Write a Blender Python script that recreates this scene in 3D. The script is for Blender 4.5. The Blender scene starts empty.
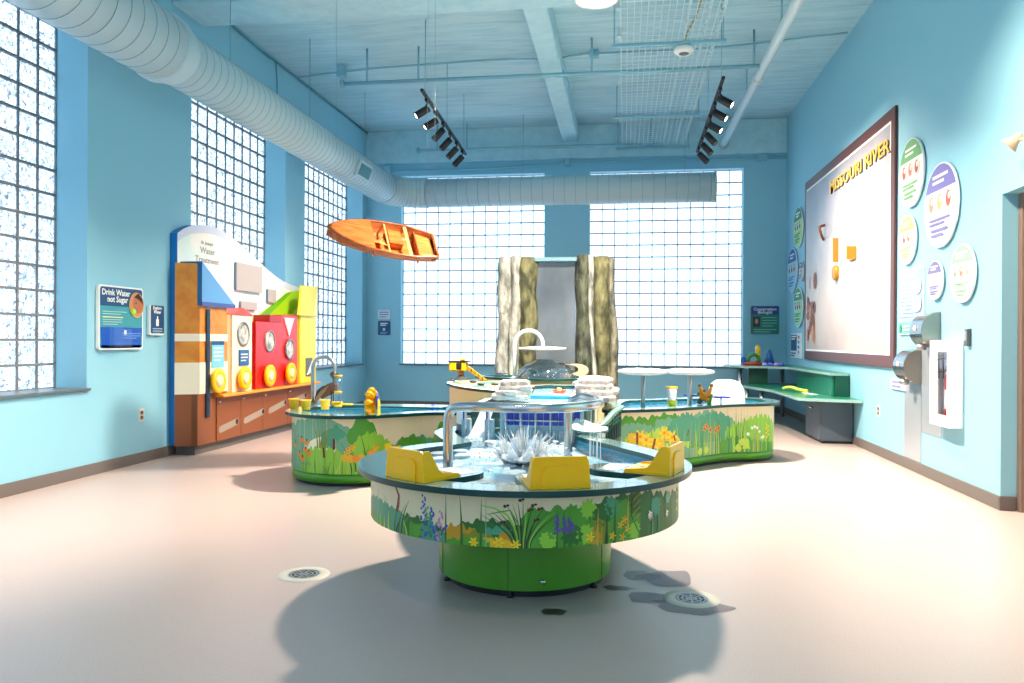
import bpy, math, random
from mathutils import Vector, Matrix
PI = math.pi
C = bpy.context.scene.collection
S = bpy.context.scene

# ------------------------------------------------------------------ camera
CAMH = 1.15
FPX = 785.0
YAW, PITCH, ROLL = 0.142316, -0.0019615, 0.0051683
cf = Vector((-math.sin(YAW)*math.cos(PITCH), math.cos(YAW)*math.cos(PITCH), math.sin(PITCH)))
cr = Vector((math.cos(YAW), math.sin(YAW), 0)); cu = cr.cross(cf)
cr, cu = cr*math.cos(ROLL)+cu*math.sin(ROLL), -cr*math.sin(ROLL)+cu*math.cos(ROLL)
cd = bpy.data.cameras.new('camera'); cam = bpy.data.objects.new('camera', cd); C.objects.link(cam)
cam.matrix_world = Matrix(((cr.x, cu.x, -cf.x, 0), (cr.y, cu.y, -cf.y, 0), (cr.z, cu.z, -cf.z, CAMH), (0, 0, 0, 1)))
cd.sensor_width = 36; cd.lens = FPX/1024*36; cd.clip_start = .05
S.camera = cam
def at(u, v, x=None, y=None, z=None):
    "world point seen at a photo pixel, on the plane x=, y= or z="
    d = cf + cr*((u-512)/FPX) - cu*((v-341.5)/FPX)
    t = (z-CAMH)/d.z if z is not None else (y/d.y if y is not None else x/d.x)
    return Vector((d.x*t, d.y*t, CAMH+d.z*t))
def upx(p):
    q = Vector(p)-Vector((0, 0, CAMH)); return 512+FPX*q.dot(cr)/q.dot(cf)

W1, W2, D, ZC = 4.411, 2.556, 13.05, 4.717     # left wall x=-W1, right wall x=W2, back wall y=D
SILL, WTOP = .73, 3.94
YN = -3.0                                       # wall behind the viewer

# ------------------------------------------------------------------ materials
def lin(h):
    if isinstance(h, str):
        h = h.lstrip('#'); c = [int(h[i:i+2], 16)/255 for i in (0, 2, 4)]
        return tuple((x/12.92 if x <= .04045 else ((x+.055)/1.055)**2.4) for x in c)
    return tuple(h)
_m = {}
def mat(col, rough=.5, metal=0, bump=0, bscale=40, var=0, vscale=6, trans=0, alpha=1, emit=0, spec=.5, key=None, stretch=None, coat=0):
    k = (str(col), rough, metal, bump, bscale, var, vscale, trans, alpha, emit, spec, str(stretch), coat)
    if k in _m: return _m[k]
    m = bpy.data.materials.new(key or 'paint'); m.use_nodes = True
    nt = m.node_tree; b = nt.nodes['Principled BSDF']; c = lin(col)
    b.inputs['Base Color'].default_value = (*c, 1)
    b.inputs['Roughness'].default_value = rough; b.inputs['Metallic'].default_value = metal
    b.inputs['Transmission Weight'].default_value = trans; b.inputs['Alpha'].default_value = alpha
    b.inputs['Specular IOR Level'].default_value = spec
    b.inputs['Coat Weight'].default_value = coat
    if emit:
        b.inputs['Emission Color'].default_value = (*c, 1); b.inputs['Emission Strength'].default_value = emit
    if bump or var:
        tc = nt.nodes.new('ShaderNodeTexCoord'); mp = nt.nodes.new('ShaderNodeMapping')
        nt.links.new(tc.outputs['Object'], mp.inputs[0])
        if stretch: mp.inputs['Scale'].default_value = stretch
    if bump:
        n = nt.nodes.new('ShaderNodeTexNoise'); n.inputs['Scale'].default_value = bscale; n.inputs['Detail'].default_value = 4
        nt.links.new(mp.outputs[0], n.inputs[0])
        bn = nt.nodes.new('ShaderNodeBump'); bn.inputs['Strength'].default_value = bump; bn.inputs['Distance'].default_value = .01
        nt.links.new(n.outputs[0], bn.inputs['Height']); nt.links.new(bn.outputs[0], b.inputs['Normal'])
    if var:
        n = nt.nodes.new('ShaderNodeTexNoise'); n.inputs['Scale'].default_value = vscale; n.inputs['Detail'].default_value = 5
        nt.links.new(mp.outputs[0], n.inputs[0])
        r = nt.nodes.new('ShaderNodeValToRGB'); r.color_ramp.elements[0].position = .3; r.color_ramp.elements[1].position = .7
        r.color_ramp.elements[0].color = (*[max(0, x*(1-var)) for x in c], 1)
        r.color_ramp.elements[1].color = (*[min(1, x*(1+var)) for x in c], 1)
        nt.links.new(n.outputs[0], r.inputs[0]); nt.links.new(r.outputs[0], b.inputs['Base Color'])
    _m[k] = m; return m

def noise_mat(name, c0, c1, scale, rough=.5, bump=.3, bscale=None, stretch=None, detail=8, p0=.35, p1=.65, metal=0, bdist=.02):
    m = bpy.data.materials.new(name); m.use_nodes = True; nt = m.node_tree; b = nt.nodes['Principled BSDF']
    b.inputs['Roughness'].default_value = rough; b.inputs['Metallic'].default_value = metal
    tc = nt.nodes.new('ShaderNodeTexCoord'); mp = nt.nodes.new('ShaderNodeMapping'); nt.links.new(tc.outputs['Object'], mp.inputs[0])
    if stretch: mp.inputs['Scale'].default_value = stretch
    n = nt.nodes.new('ShaderNodeTexNoise'); n.inputs['Scale'].default_value = scale; n.inputs['Detail'].default_value = detail
    nt.links.new(mp.outputs[0], n.inputs[0])
    r = nt.nodes.new('ShaderNodeValToRGB'); e = r.color_ramp.elements
    e[0].position = p0; e[1].position = p1; e[0].color = (*lin(c0), 1); e[1].color = (*lin(c1), 1)
    nt.links.new(n.outputs[0], r.inputs[0]); nt.links.new(r.outputs[0], b.inputs['Base Color'])
    if bump:
        n2 = nt.nodes.new('ShaderNodeTexNoise'); n2.inputs['Scale'].default_value = bscale or scale*2; n2.inputs['Detail'].default_value = 6
        nt.links.new(mp.outputs[0], n2.inputs[0])
        bn = nt.nodes.new('ShaderNodeBump'); bn.inputs['Strength'].default_value = bump; bn.inputs['Distance'].default_value = bdist
        nt.links.new(n2.outputs[0], bn.inputs['Height']); nt.links.new(bn.outputs[0], b.inputs['Normal'])
    return m

WALLC = '#8cc6d9'
M_wall = mat(WALLC, .6, bump=.08, bscale=60, key='wall_paint')
M_ceil = noise_mat('painted_board_formed_concrete', '#93c3d2', '#b4d9e3', 5, .7, .55, 9, stretch=(.35, 3.2, 1), p0=.25, p1=.6, bdist=.03)
M_beam = noise_mat('painted_concrete_beam', '#a3d0dd', '#b2dae4', 7, .7, .35, 12, bdist=.02)
M_floor = noise_mat('beige_resin_floor', '#b09f98', '#c2b1aa', 160, .33, .12, 120, p0=.3, p1=.7, bdist=.002)
M_base = mat('#6b6460', .6, key='rubber_baseboard')
M_steel = mat('#c9ccce', .22, 1, key='brushed_steel')
M_steel2 = mat('#b4b6b6', .38, 1, key='satin_steel')
M_duct = mat('#b3ccd4', .45, bump=.05, key='painted_duct')
M_duct2 = mat('#7fa3ae', .5, key='duct_seam')
M_white = mat('#f2f2ee', .4, key='white_laminate')
M_teal = mat('#0e5550', .3, spec=.6, key='dark_teal_laminate')
M_rim = mat('#678984', .16, spec=.7, coat=.4, key='grey_teal_laminate')
M_rimedge = mat('#083f3e', .3, key='teal_edge')
M_yel = mat('#ffc000', .3, key='yellow_plastic')
M_black = mat('#121314', .45, key='black_metal')
M_green = mat('#4d9a1a', .35, coat=.2, key='green_laminate')
M_cream = mat('#e9dcb8', .4, key='cream_laminate')
M_pool = noise_mat('pale_blue_basin', '#8fd2f2', '#ffffff', 5.5, .3, .1, 20, p0=.4, p1=.58)
M_pebble = noise_mat('pebble_grate', '#4c5455', '#c7ccca', 45, .5, 1, 60, p0=.42, p1=.6)

def water_mat():
    m = bpy.data.materials.new('water'); m.use_nodes = True; nt = m.node_tree; nt.nodes.clear()
    o = nt.nodes.new('ShaderNodeOutputMaterial'); mix = nt.nodes.new('ShaderNodeMixShader'); t = nt.nodes.new('ShaderNodeBsdfTransparent')
    g = nt.nodes.new('ShaderNodeBsdfGlossy'); g.inputs['Roughness'].default_value = .08
    t.inputs[0].default_value = (.84, .96, 1, 1)
    f = nt.nodes.new('ShaderNodeFresnel'); f.inputs[0].default_value = 1.16
    n = nt.nodes.new('ShaderNodeTexNoise'); n.inputs['Scale'].default_value = 14; n.inputs['Detail'].default_value = 4
    tc = nt.nodes.new('ShaderNodeTexCoord'); nt.links.new(tc.outputs['Object'], n.inputs[0])
    bn = nt.nodes.new('ShaderNodeBump'); bn.inputs['Strength'].default_value = .35; bn.inputs['Distance'].default_value = .02
    nt.links.new(n.outputs[0], bn.inputs['Height'])
    nt.links.new(bn.outputs[0], g.inputs['Normal']); nt.links.new(bn.outputs[0], f.inputs['Normal'])
    nt.links.new(f.outputs[0], mix.inputs[0]); nt.links.new(t.outputs[0], mix.inputs[1]); nt.links.new(g.outputs[0], mix.inputs[2])
    nt.links.new(mix.outputs[0], o.inputs[0]); return m
M_water = water_mat()
def clear_mat(name, tint, gloss=.12, body=0, bodycol=(1, 1, 1)):
    m = bpy.data.materials.new(name); m.use_nodes = True; nt = m.node_tree; nt.nodes.clear()
    o = nt.nodes.new('ShaderNodeOutputMaterial'); mix = nt.nodes.new('ShaderNodeMixShader'); t = nt.nodes.new('ShaderNodeBsdfTransparent')
    t.inputs[0].default_value = (*tint, 1); g = nt.nodes.new('ShaderNodeBsdfGlossy'); g.inputs['Roughness'].default_value = .05
    lw = nt.nodes.new('ShaderNodeLayerWeight'); lw.inputs[0].default_value = gloss*2
    last = t
    if body:
        d = nt.nodes.new('ShaderNodeBsdfDiffuse'); d.inputs[0].default_value = (*bodycol, 1)
        tr = nt.nodes.new('ShaderNodeBsdfTranslucent'); tr.inputs[0].default_value = (*bodycol, 1)
        a = nt.nodes.new('ShaderNodeMixShader'); a.inputs[0].default_value = .5
        nt.links.new(d.outputs[0], a.inputs[1]); nt.links.new(tr.outputs[0], a.inputs[2])
        m2 = nt.nodes.new('ShaderNodeMixShader'); m2.inputs[0].default_value = body
        nt.links.new(t.outputs[0], m2.inputs[1]); nt.links.new(a.outputs[0], m2.inputs[2]); last = m2
    mix.inputs[0].default_value = .04
    if gloss: nt.links.new(lw.outputs['Facing'], mix.inputs[0])
    nt.links.new(last.outputs[0], mix.inputs[1]); nt.links.new(g.outputs[0], mix.inputs[2])
    nt.links.new(mix.outputs[0], o.inputs[0]); return m
M_clear = clear_mat('clear_acrylic', (.93, .97, 1), .04)
M_bell = clear_mat('water_bell', (.42, .58, .68), .2, .2, (.35, .5, .6))
M_foam = clear_mat('white_spray', (1, 1, 1), .03, .8, (.97, .99, 1))
M_case = clear_mat('clear_case', (.93, .97, 1), 0)

def block_mat(name='glass_block', dark=(.17, .14, .15, 1), sc=26):
    "wavy glass block: lets daylight in, ripples modulate how much"
    m = bpy.data.materials.new(name); m.use_nodes = True; nt = m.node_tree; nt.nodes.clear()
    o = nt.nodes.new('ShaderNodeOutputMaterial'); t = nt.nodes.new('ShaderNodeBsdfTransparent')
    g = nt.nodes.new('ShaderNodeBsdfGlossy'); g.inputs['Roughness'].default_value = .15; g.inputs[0].default_value = (.8, .85, .9, 1)
    tc = nt.nodes.new('ShaderNodeTexCoord')
    n = nt.nodes.new('ShaderNodeTexNoise'); n.inputs['Scale'].default_value = sc; n.inputs['Detail'].default_value = 2; n.inputs['Distortion'].default_value = 1.5
    nt.links.new(tc.outputs['Object'], n.inputs[0])
    r = nt.nodes.new('ShaderNodeValToRGB'); e = r.color_ramp.elements
    e[0].position = .30; e[1].position = .60; e[0].color = dark; e[1].color = (.95, .97, 1, 1)
    nt.links.new(n.outputs[0], r.inputs[0]); nt.links.new(r.outputs[0], t.inputs[0])
    RR = r
    mix = nt.nodes.new('ShaderNodeMixShader'); mix.inputs[0].default_value = .1
    tl = nt.nodes.new('ShaderNodeBsdfTranslucent'); tl.inputs[0].default_value = (.95, .97, 1, 1); m2 = nt.nodes.new('ShaderNodeMixShader'); m2.inputs[0].default_value = .22; nt.links.new(RR.outputs[0], tl.inputs[0])
    nt.links.new(t.outputs[0], m2.inputs[1]); nt.links.new(tl.outputs[0], m2.inputs[2])
    nt.links.new(m2.outputs[0], mix.inputs[1]); nt.links.new(g.outputs[0], mix.inputs[2]); nt.links.new(mix.outputs[0], o.inputs[0])
    return m
M_block = block_mat(dark=(.16, .14, .15, 1), sc=22)
M_block2 = block_mat('clear_glass_block', (.85, .85, .85, 1))
M_mortar = mat('#777a7c', .8, key='mortar')

# ------------------------------------------------------------------ mesh builder
class MB:
    def __init__(s): s.v = []; s.f = []; s.fm = []; s.fs = []; s.mats = []
    def mi(s, m):
        if m not in s.mats: s.mats.append(m)
        return s.mats.index(m)
    def add(s, vs, fs, m, smooth=False):
        o = len(s.v); s.v += [tuple(x) for x in vs]; k = s.mi(m)
        for f in fs: s.f.append([o+i for i in f]); s.fm.append(k); s.fs.append(smooth)
        return s
    def box(s, x0, x1, y0, y1, z0, z1, m, b=0):
        if b <= 0:
            v = [(x0, y0, z0), (x1, y0, z0), (x1, y1, z0), (x0, y1, z0), (x0, y0, z1), (x1, y0, z1), (x1, y1, z1), (x0, y1, z1)]
            return s.add(v, [(0, 3, 2, 1), (4, 5, 6, 7), (0, 1, 5, 4), (1, 2, 6, 5), (2, 3, 7, 6), (3, 0, 4, 7)], m)
        b = min(b, (x1-x0)*.45, (y1-y0)*.45, (z1-z0)*.45)
        def ring(i, z): return [(x0+i, y0, z), (x1-i, y0, z), (x1, y0+i, z), (x1, y1-i, z), (x1-i, y1, z), (x0+i, y1, z), (x0, y1-i, z), (x0, y0+i, z)]
        def ring2(z): return [(x0+b, y0+b, z), (x1-b, y0+b, z), (x1-b, y0+b, z), (x1-b, y1-b, z), (x1-b, y1-b, z), (x0+b, y1-b, z), (x0+b, y1-b, z), (x0+b, y0+b, z)]
        rs = [ring2(z0), ring(b, z0+b), ring(b, z1-b), ring2(z1)]
        v = sum(rs, []); f = []
        for k in range(3):
            for i in range(8):
                j = (i+1) % 8; f.append((k*8+i, k*8+j, (k+1)*8+j, (k+1)*8+i))
        f.append(tuple(range(7, -1, -1))); f.append(tuple(range(24, 32)))
        # drop degenerate verts in caps is harmless
        return s.add(v, f, m)
    def obox(s, c, ax, ay, az, m):
        "oriented box: centre and three half-axis vectors"
        c, ax, ay, az = map(Vector, (c, ax, ay, az)); v = []
        for k in (-1, 1):
            for (i, j) in ((-1, -1), (1, -1), (1, 1), (-1, 1)): v.append(c+ax*i+ay*j+az*k)
        return s.add(v, [(0, 3, 2, 1), (4, 5, 6, 7), (0, 1, 5, 4), (1, 2, 6, 5), (2, 3, 7, 6), (3, 0, 4, 7)], m)
    def tube(s, path, r, m, n=12, caps=True, closed=False, smooth=True):
        P = [Vector(p) for p in path]; N = len(P); R = r if isinstance(r, (list, tuple)) else [r]*N
        v = []; prev = None
        for i in range(N):
            if closed: t = (P[(i+1) % N]-P[i-1])
            else: t = (P[min(i+1, N-1)]-P[max(i-1, 0)])
            t.normalize()
            if prev is None:
                a = Vector((0, 0, 1)) if abs(t.z) < .9 else Vector((1, 0, 0)); nrm = t.cross(a).normalized()
            else:
                nrm = (prev - t*prev.dot(t)).normalized()
            prev = nrm; bi = t.cross(nrm)
            for k in range(n):
                a = 2*PI*k/n; v.append(P[i]+nrm*(math.cos(a)*R[i])+bi*(math.sin(a)*R[i]))
        f = []
        for i in range(N if closed else N-1):
            i2 = (i+1) % N
            for k in range(n):
                k2 = (k+1) % n; f.append((i*n+k, i*n+k2, i2*n+k2, i2*n+k))
        s.add(v, f, m, smooth)
        if caps and not closed:
            o = len(s.v)-N*n; k = s.mi(m)
            s.f.append([o+i for i in range(n-1, -1, -1)]); s.fm.append(k); s.fs.append(False)
            s.f.append([o+(N-1)*n+i for i in range(n)]); s.fm.append(k); s.fs.append(False)
        return s
    def lathe(s, prof, m, c=(0, 0, 0), n=32, smooth=True, axis=None, a0=0, a1=2*PI):
        "prof: (r,z) pairs about a vertical axis at c, or along axis vector"
        c = Vector(c); ax = Vector(axis).normalized() if axis is not None else Vector((0, 0, 1))
        t = Vector((1, 0, 0)) if abs(ax.x) < .9 else Vector((0, 1, 0)); e1 = (t-ax*t.dot(ax)).normalized(); e2 = ax.cross(e1)
        full = abs(a1-a0-2*PI) < 1e-6; K = n if full else n+1; v = []
        for (r, z) in prof:
            for k in range(K):
                a = a0+(a1-a0)*k/n; v.append(c+ax*z+e1*(r*math.cos(a))+e2*(r*math.sin(a)))
        f = []
        for i in range(len(prof)-1):
            for k in range(n):
                k2 = (k+1) % K; f.append((i*K+k, i*K+k2, (i+1)*K+k2, (i+1)*K+k))
        return s.add(v, f, m, smooth)
    def prism(s, poly, z0, z1, m, side=None, top=True, bot=True, smooth=False):
        n = len(poly); v = [(p[0], p[1], z0) for p in poly]+[(p[0], p[1], z1) for p in poly]
        s.add(v, [(i, (i+1) % n, n+(i+1) % n, n+i) for i in range(n)], side or m, smooth)
        o = len(s.v)-2*n; k = s.mi(m)
        if bot: s.f.append([o+i for i in range(n-1, -1, -1)]); s.fm.append(k); s.fs.append(False)
        if top: s.f.append([o+n+i for i in range(n)]); s.fm.append(k); s.fs.append(False)
        return s
    def slab(s, poly3, d, m, side=None):
        "planar polygon given in 3-D, thickened by vector d"
        P = [Vector(p) for p in poly3]; d = Vector(d); n = len(P); v = P+[p+d for p in P]
        s.add(v, [(i, (i+1) % n, n+(i+1) % n, n+i) for i in range(n)], side or m)
        return s.add(v, [tuple(range(n-1, -1, -1)), tuple(range(n, 2*n))], m)
    def ring(s, outer, inner, z0, z1, m, side=None):
        n = len(outer)
        v = [(p[0], p[1], z1) for p in outer]+[(p[0], p[1], z1) for p in inner]+[(p[0], p[1], z0) for p in outer]+[(p[0], p[1], z0) for p in inner]
        f = []; g = []
        for i in range(n):
            j = (i+1) % n
            f += [(i, j, n+j, n+i), (2*n+j, 2*n+i, 3*n+i, 3*n+j)]; g += [(2*n+i, 2*n+j, j, i), (n+i, n+j, 3*n+j, 3*n+i)]
        s.add(v, f, m); return s.add(v, g, side or m, True)
    def sphere(s, c, r, m, n=16, sc=(1, 1, 1), a0=-PI/2, a1=PI/2):
        pr = []; c = Vector(c)
        v = []; k1 = n//2
        for i in range(k1+1):
            a = a0+(a1-a0)*i/k1
            for k in range(n):
                b = 2*PI*k/n; v.append((c.x+r*sc[0]*math.cos(a)*math.cos(b), c.y+r*sc[1]*math.cos(a)*math.sin(b), c.z+r*sc[2]*math.sin(a)))
        f = [(i*n+k, i*n+(k+1) % n, (i+1)*n+(k+1) % n, (i+1)*n+k) for i in range(k1) for k in range(n)]
        return s.add(v, f, m, True)

def fin(name, mb, parent=None, off=None):
    me = bpy.data.meshes.new(name); o3 = Vector(off) if off is not None else Vector((0, 0, 0))
    me.from_pydata([tuple(Vector(p)-o3) for p in mb.v], [], mb.f)
    for m in mb.mats: me.materials.append(m)
    me.polygons.foreach_set('material_index', mb.fm); me.polygons.foreach_set('use_smooth', mb.fs)
    me.validate(); me.update()
    o = bpy.data.objects.new(name, me); C.objects.link(o)
    if parent is not None: o.parent = parent
    return o
def tag(o, label, cat, group=None, kind=None):
    if label: o['label'] = label
    if cat: o['category'] = cat
    if group: o['group'] = group
    if kind: o['kind'] = kind
    return o
def struct(name, mb, parent=None):
    o = fin(name, mb, parent)
    if parent is None: o['kind'] = 'structure'
    return o
_wl = {}
def thing(name, label, cat, loc=(0, 0, 0), group=None, rz=0):
    o = bpy.data.objects.new(name, None); C.objects.link(o); o.location = loc; o.rotation_euler = (0, 0, rz); o.empty_display_size = .1
    tag(o, label, cat, group); _wl[o.name] = Vector(loc); return o
def root_loc(p):
    t = Vector((0, 0, 0))
    while p is not None: t += Vector(p.location); p = p.parent
    return t
def part(name, mb, parent, label=None):
    "part whose mesh was written in world coordinates, under an unrotated thing"
    o = fin(name, mb, parent, root_loc(parent))
    if label: o['label'] = label
    return o
def single(name, mb, label, cat, group=None, loc=None):
    loc = Vector(loc) if loc is not None else Vector((0, 0, 0))
    o = fin(name, mb); o.location = loc; return tag(o, label, cat, group)
def copy_tree(o, parent=None):
    c = o.copy(); C.objects.link(c); c.parent = parent
    for ch in [x for x in C.objects if x.parent == o]: copy_tree(ch, c)
    return c
def text_mb(mb, body, size, m, o, ux, uy, align='CENTER', ext=.0006, off=0, sx=1):
    "text laid on a plane: origin o, writing direction ux, up uy"
    cu_ = bpy.data.curves.new('t', 'FONT'); cu_.body = body; cu_.size = size; cu_.align_x = align; cu_.extrude = ext; cu_.offset = off
    cu_.resolution_u = 2
    ob = bpy.data.objects.new('t', cu_); C.objects.link(ob)
    dg = bpy.context.evaluated_depsgraph_get(); me = bpy.data.meshes.new_from_object(ob.evaluated_get(dg))
    ux = Vector(ux).normalized(); uy = Vector(uy).normalized(); un = ux.cross(uy); o = Vector(o)
    mb.add([o+ux*(v.co.x*sx)+uy*v.co.y+un*(v.co.z+ext) for v in me.vertices], [tuple(p.vertices) for p in me.polygons], m)
    bpy.data.objects.remove(ob); bpy.data.curves.remove(cu_); bpy.data.meshes.remove(me)
    return mb
class Sheet:
    "flat printed shapes on a plane"
    def __init__(s, o, ux, uy): s.o = Vector(o); s.ux = Vector(ux).normalized(); s.uy = Vector(uy).normalized(); s.n = s.ux.cross(s.uy); s.mb = MB(); s.k = 0
    def P(s, x, y, k): return s.o+s.ux*x+s.uy*y+s.n*(.0006*k)
    def poly(s, pts, m):
        s.k += 1; n = len(pts); s.mb.add([s.P(x, y, s.k) for x, y in pts], [tuple(range(n))], m); return s
    def rect(s, x0, x1, y0, y1, m): return s.poly([(x0, y0), (x1, y0), (x1, y1), (x0, y1)], m)
    def rrect(s, x0, x1, y0, y1, r, m): return s.poly(rrect(x0, x1, y0, y1, r), m)
    def ell(s, cx, cy, rx, ry, m, n=28): return s.poly([(cx+rx*math.cos(2*PI*i/n), cy+ry*math.sin(2*PI*i/n)) for i in range(n)], m)
    def text(s, t, size, x, y, m, align='CENTER', off=0, sx=1):
        s.k += 1; text_mb(s.mb, t, size, m, s.P(x, y, s.k), s.ux, s.uy, align, .0003, off, sx); return s
def rrect(x0, x1, y0, y1, r, n=5):
    p = []
    for cx, cy, a in ((x1-r, y0+r, -PI/2), (x1-r, y1-r, 0), (x0+r, y1-r, PI/2), (x0+r, y0+r, PI)):
        for i in range(n+1): b = a+PI/2*i/n; p.append((cx+r*math.cos(b), cy+r*math.sin(b)))
    return p
def smooth_closed(pts, k=8):
    n = len(pts); out = []
    P = [Vector((p[0], p[1], 0)) for p in pts]
    for i in range(n):
        a, b, c, d = P[i-1], P[i], P[(i+1) % n], P[(i+2) % n]
        for j in range(k):
            t = j/k
            q = .5*((2*b)+(c-a)*t+(2*a-5*b+4*c-d)*t*t+(3*b-a-3*c+d)*t*t*t); out.append((q.x, q.y))
    return out
def smooth_open(pts, k=8):
    P = [Vector(p) for p in pts]; P = [P[0]*2-P[1]]+P+[P[-1]*2-P[-2]]; out = []
    for i in range(1, len(P)-2):
        a, b, c, d = P[i-1:i+3]
        for j in range(k):
            t = j/k; out.append(.5*((2*b)+(c-a)*t+(2*a-5*b+4*c-d)*t*t+(3*b-a-3*c+d)*t*t*t))
    out.append(P[-2]); return out
def inset(poly, d):
    "offset a CCW polygon inwards by d"
    n = len(poly); out = []
    for i in range(n):
        a = Vector((poly[i-1][0], poly[i-1][1])); c = Vector((poly[(i+1) % n][0], poly[(i+1) % n][1]))
        t = (c-a).normalized(); out.append((poly[i][0]-t.y*d, poly[i][1]+t.x*d))
    return out

# ================================================================== ROOM
struct('floor', MB().box(-W1-.4, W2+.4, YN-.3, D+.4, -.1, 0, M_floor))
struct('ceiling', MB().box(-W1-.4, W2+.4, YN-.3, D+.4, ZC, ZC+.1, M_ceil))
LW = [(-.9, 1.6), (3.45, 5.94), (7.51, 9.77), (10.4, 12.83)]      # windows along the left wall; first one unseen, added to the row for light
def holed_wall(a0, a1, holes, fn):
    e = [a0]
    for h in holes: e += list(h)
    e.append(a1)
    for i in range(0, len(e), 2): fn(e[i], e[i+1], 0, ZC)
    for h in holes: fn(h[0], h[1], 0, SILL); fn(h[0], h[1], WTOP, ZC)
m = MB(); holed_wall(YN, D, LW, lambda a, b, z0, z1: m.box(-W1-.31, -W1, a, b, z0, z1, M_wall)); struct('wall_left', m)
BW = [(-3.80, -1.335), (-.585, 1.885)]
m = MB(); holed_wall(-W1-.31, W2+.3, BW, lambda a, b, z0, z1: m.box(a, b, D, D+.17, z0, z1, M_wall)); struct('wall_back', m)
DY0, DY1, DZ = 4.55, 5.80, 2.165
m = MB(); m.box(W2, W2+.3, DY1, D, 0, ZC, M_wall); m.box(W2, W2+.3, YN, DY0, 0, ZC, M_wall); m.box(W2, W2+.3, DY0, DY1, DZ, ZC, M_wall)
struct('wall_right', m)
FILL_WINDOWS = [(-3.6, -1.1), (-.4, 2.1)]  # unseen windows added behind the viewer to light the front faces
m = MB(); holed_wall(-W1-.31, W2+.3, FILL_WINDOWS, lambda a, b, z0, z1: m.box(a, b, YN-.17, YN, z0, z1, M_wall)); struct('wall_near', m)
BH = .098
def bb(name, f): m = MB(); f(m); struct(name, m)
bb('baseboard_left', lambda m: (m.box(-W1, -W1+.012, YN, D, 0, BH, M_base, .004)))
bb('baseboard_back', lambda m: (m.box(-W1, W2, D-.012, D, 0, BH, M_base, .004)))
bb('baseboard_right', lambda m: (m.box(W2-.012, W2, DY1, D, 0, BH, M_base, .004), m.box(W2-.012, W2+.098, DY1-.012, DY1, 0, BH, M_base, .004), m.box(W2-.012, W2, YN, DY0, 0, BH, M_base)))
# ceiling beams
struct('trim_1', MB().box(-W1, W2, 7.14, 7.72, 4.42, ZC, M_beam, .02))
struct('trim_2', MB().box(-1.03, -.78, 7.72, D, 4.445, ZC, M_beam, .015))
# a shallow band of concrete over the back windows
struct('trim_3', MB().box(-W1, W2, D-.035, D, 4.16, ZC, M_beam, .008))

def window(n, axis, a0, a1, plane):
    "glass block panel; axis 'y' for the left wall, 'x' for the back wall"
    p = .203; cols = max(1, round((a1-a0)/p)); rows = 16; ca = (a1-a0)/cols; cz = (WTOP-SILL)/rows
    root = MB(); sill_m = mat('#5d6a70', .35, key='stone_sill')
    def bx(mb, u0, u1, d0, d1, z0, z1, m, b=0):
        if axis == 'y': mb.box(plane-d1, plane-d0, u0, u1, z0, z1, m, b)
        elif axis == 'x': mb.box(u0, u1, plane+d0, plane+d1, z0, z1, m, b)
        else: mb.box(u0, u1, plane-d1, plane-d0, z0, z1, m, b)
    j = .0085 if axis == 'y' else .007
    for i in range(cols+1):
        u = a0+i*ca; bx(root, u-j, u+j, .012, .026, SILL, WTOP, M_mortar)
    for k in range(rows+1):
        z = SILL+k*cz; bx(root, a0, a1, .011, .04, z-j*1.15, z+j*1.15, M_mortar)
    w = struct('window_%d' % n, root)
    g = MB(); rnd = random.Random(n)
    for i in range(cols):
        for k in range(rows):
            u0, u1, z0, z1 = a0+i*ca+j, a0+(i+1)*ca-j, SILL+k*cz+j, SILL+(k+1)*cz-j
            nn = 5; v = []
            for b in range(nn):
                for a in range(nn):
                    s_, t_ = a/(nn-1), b/(nn-1)
                    d = .014+.012*(1-min(1, 6*min(s_, 1-s_, t_, 1-t_)))
                    uu = u0+(u1-u0)*s_; zz = z0+(z1-z0)*t_
                    v.append((plane-d, uu, zz) if axis == 'y' else (uu, plane+d if axis == 'x' else plane-d, zz))
            f = [(b*nn+a, b*nn+a+1, (b+1)*nn+a+1, (b+1)*nn+a) for b in range(nn-1) for a in range(nn-1)]
            g.add(v, f, M_block if axis == 'y' else M_block2, True)
    fin('glass_blocks', g, w)
    sl = MB()
    if axis == 'y': sl.box(plane-.0, -W1+.03, a0-.02, a1+.02, SILL-.018, SILL+.004, sill_m, .004)
    elif axis == 'n': sl.box(a0-.02, a1+.02, plane, YN+.025, SILL-.018, SILL+.004, sill_m, .004)
    else: sl.box(a0-.02, a1+.02, D-.025, plane, SILL-.018, SILL+.004, sill_m, .004)
    fin('window_sill', sl, w)
for n, (a, b) in enumerate(LW[1:]+[LW[0]]): window(n+1, 'y', a, b, -W1-.27)
for n, (a, b) in enumerate(BW): window(n+5, 'x', a, b, D+.13)
for n, (a, b) in enumerate(FILL_WINDOWS): window(n+7, 'n', a, b, YN-.13)  # the added near-wall windows, a daylight fill from behind

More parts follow.
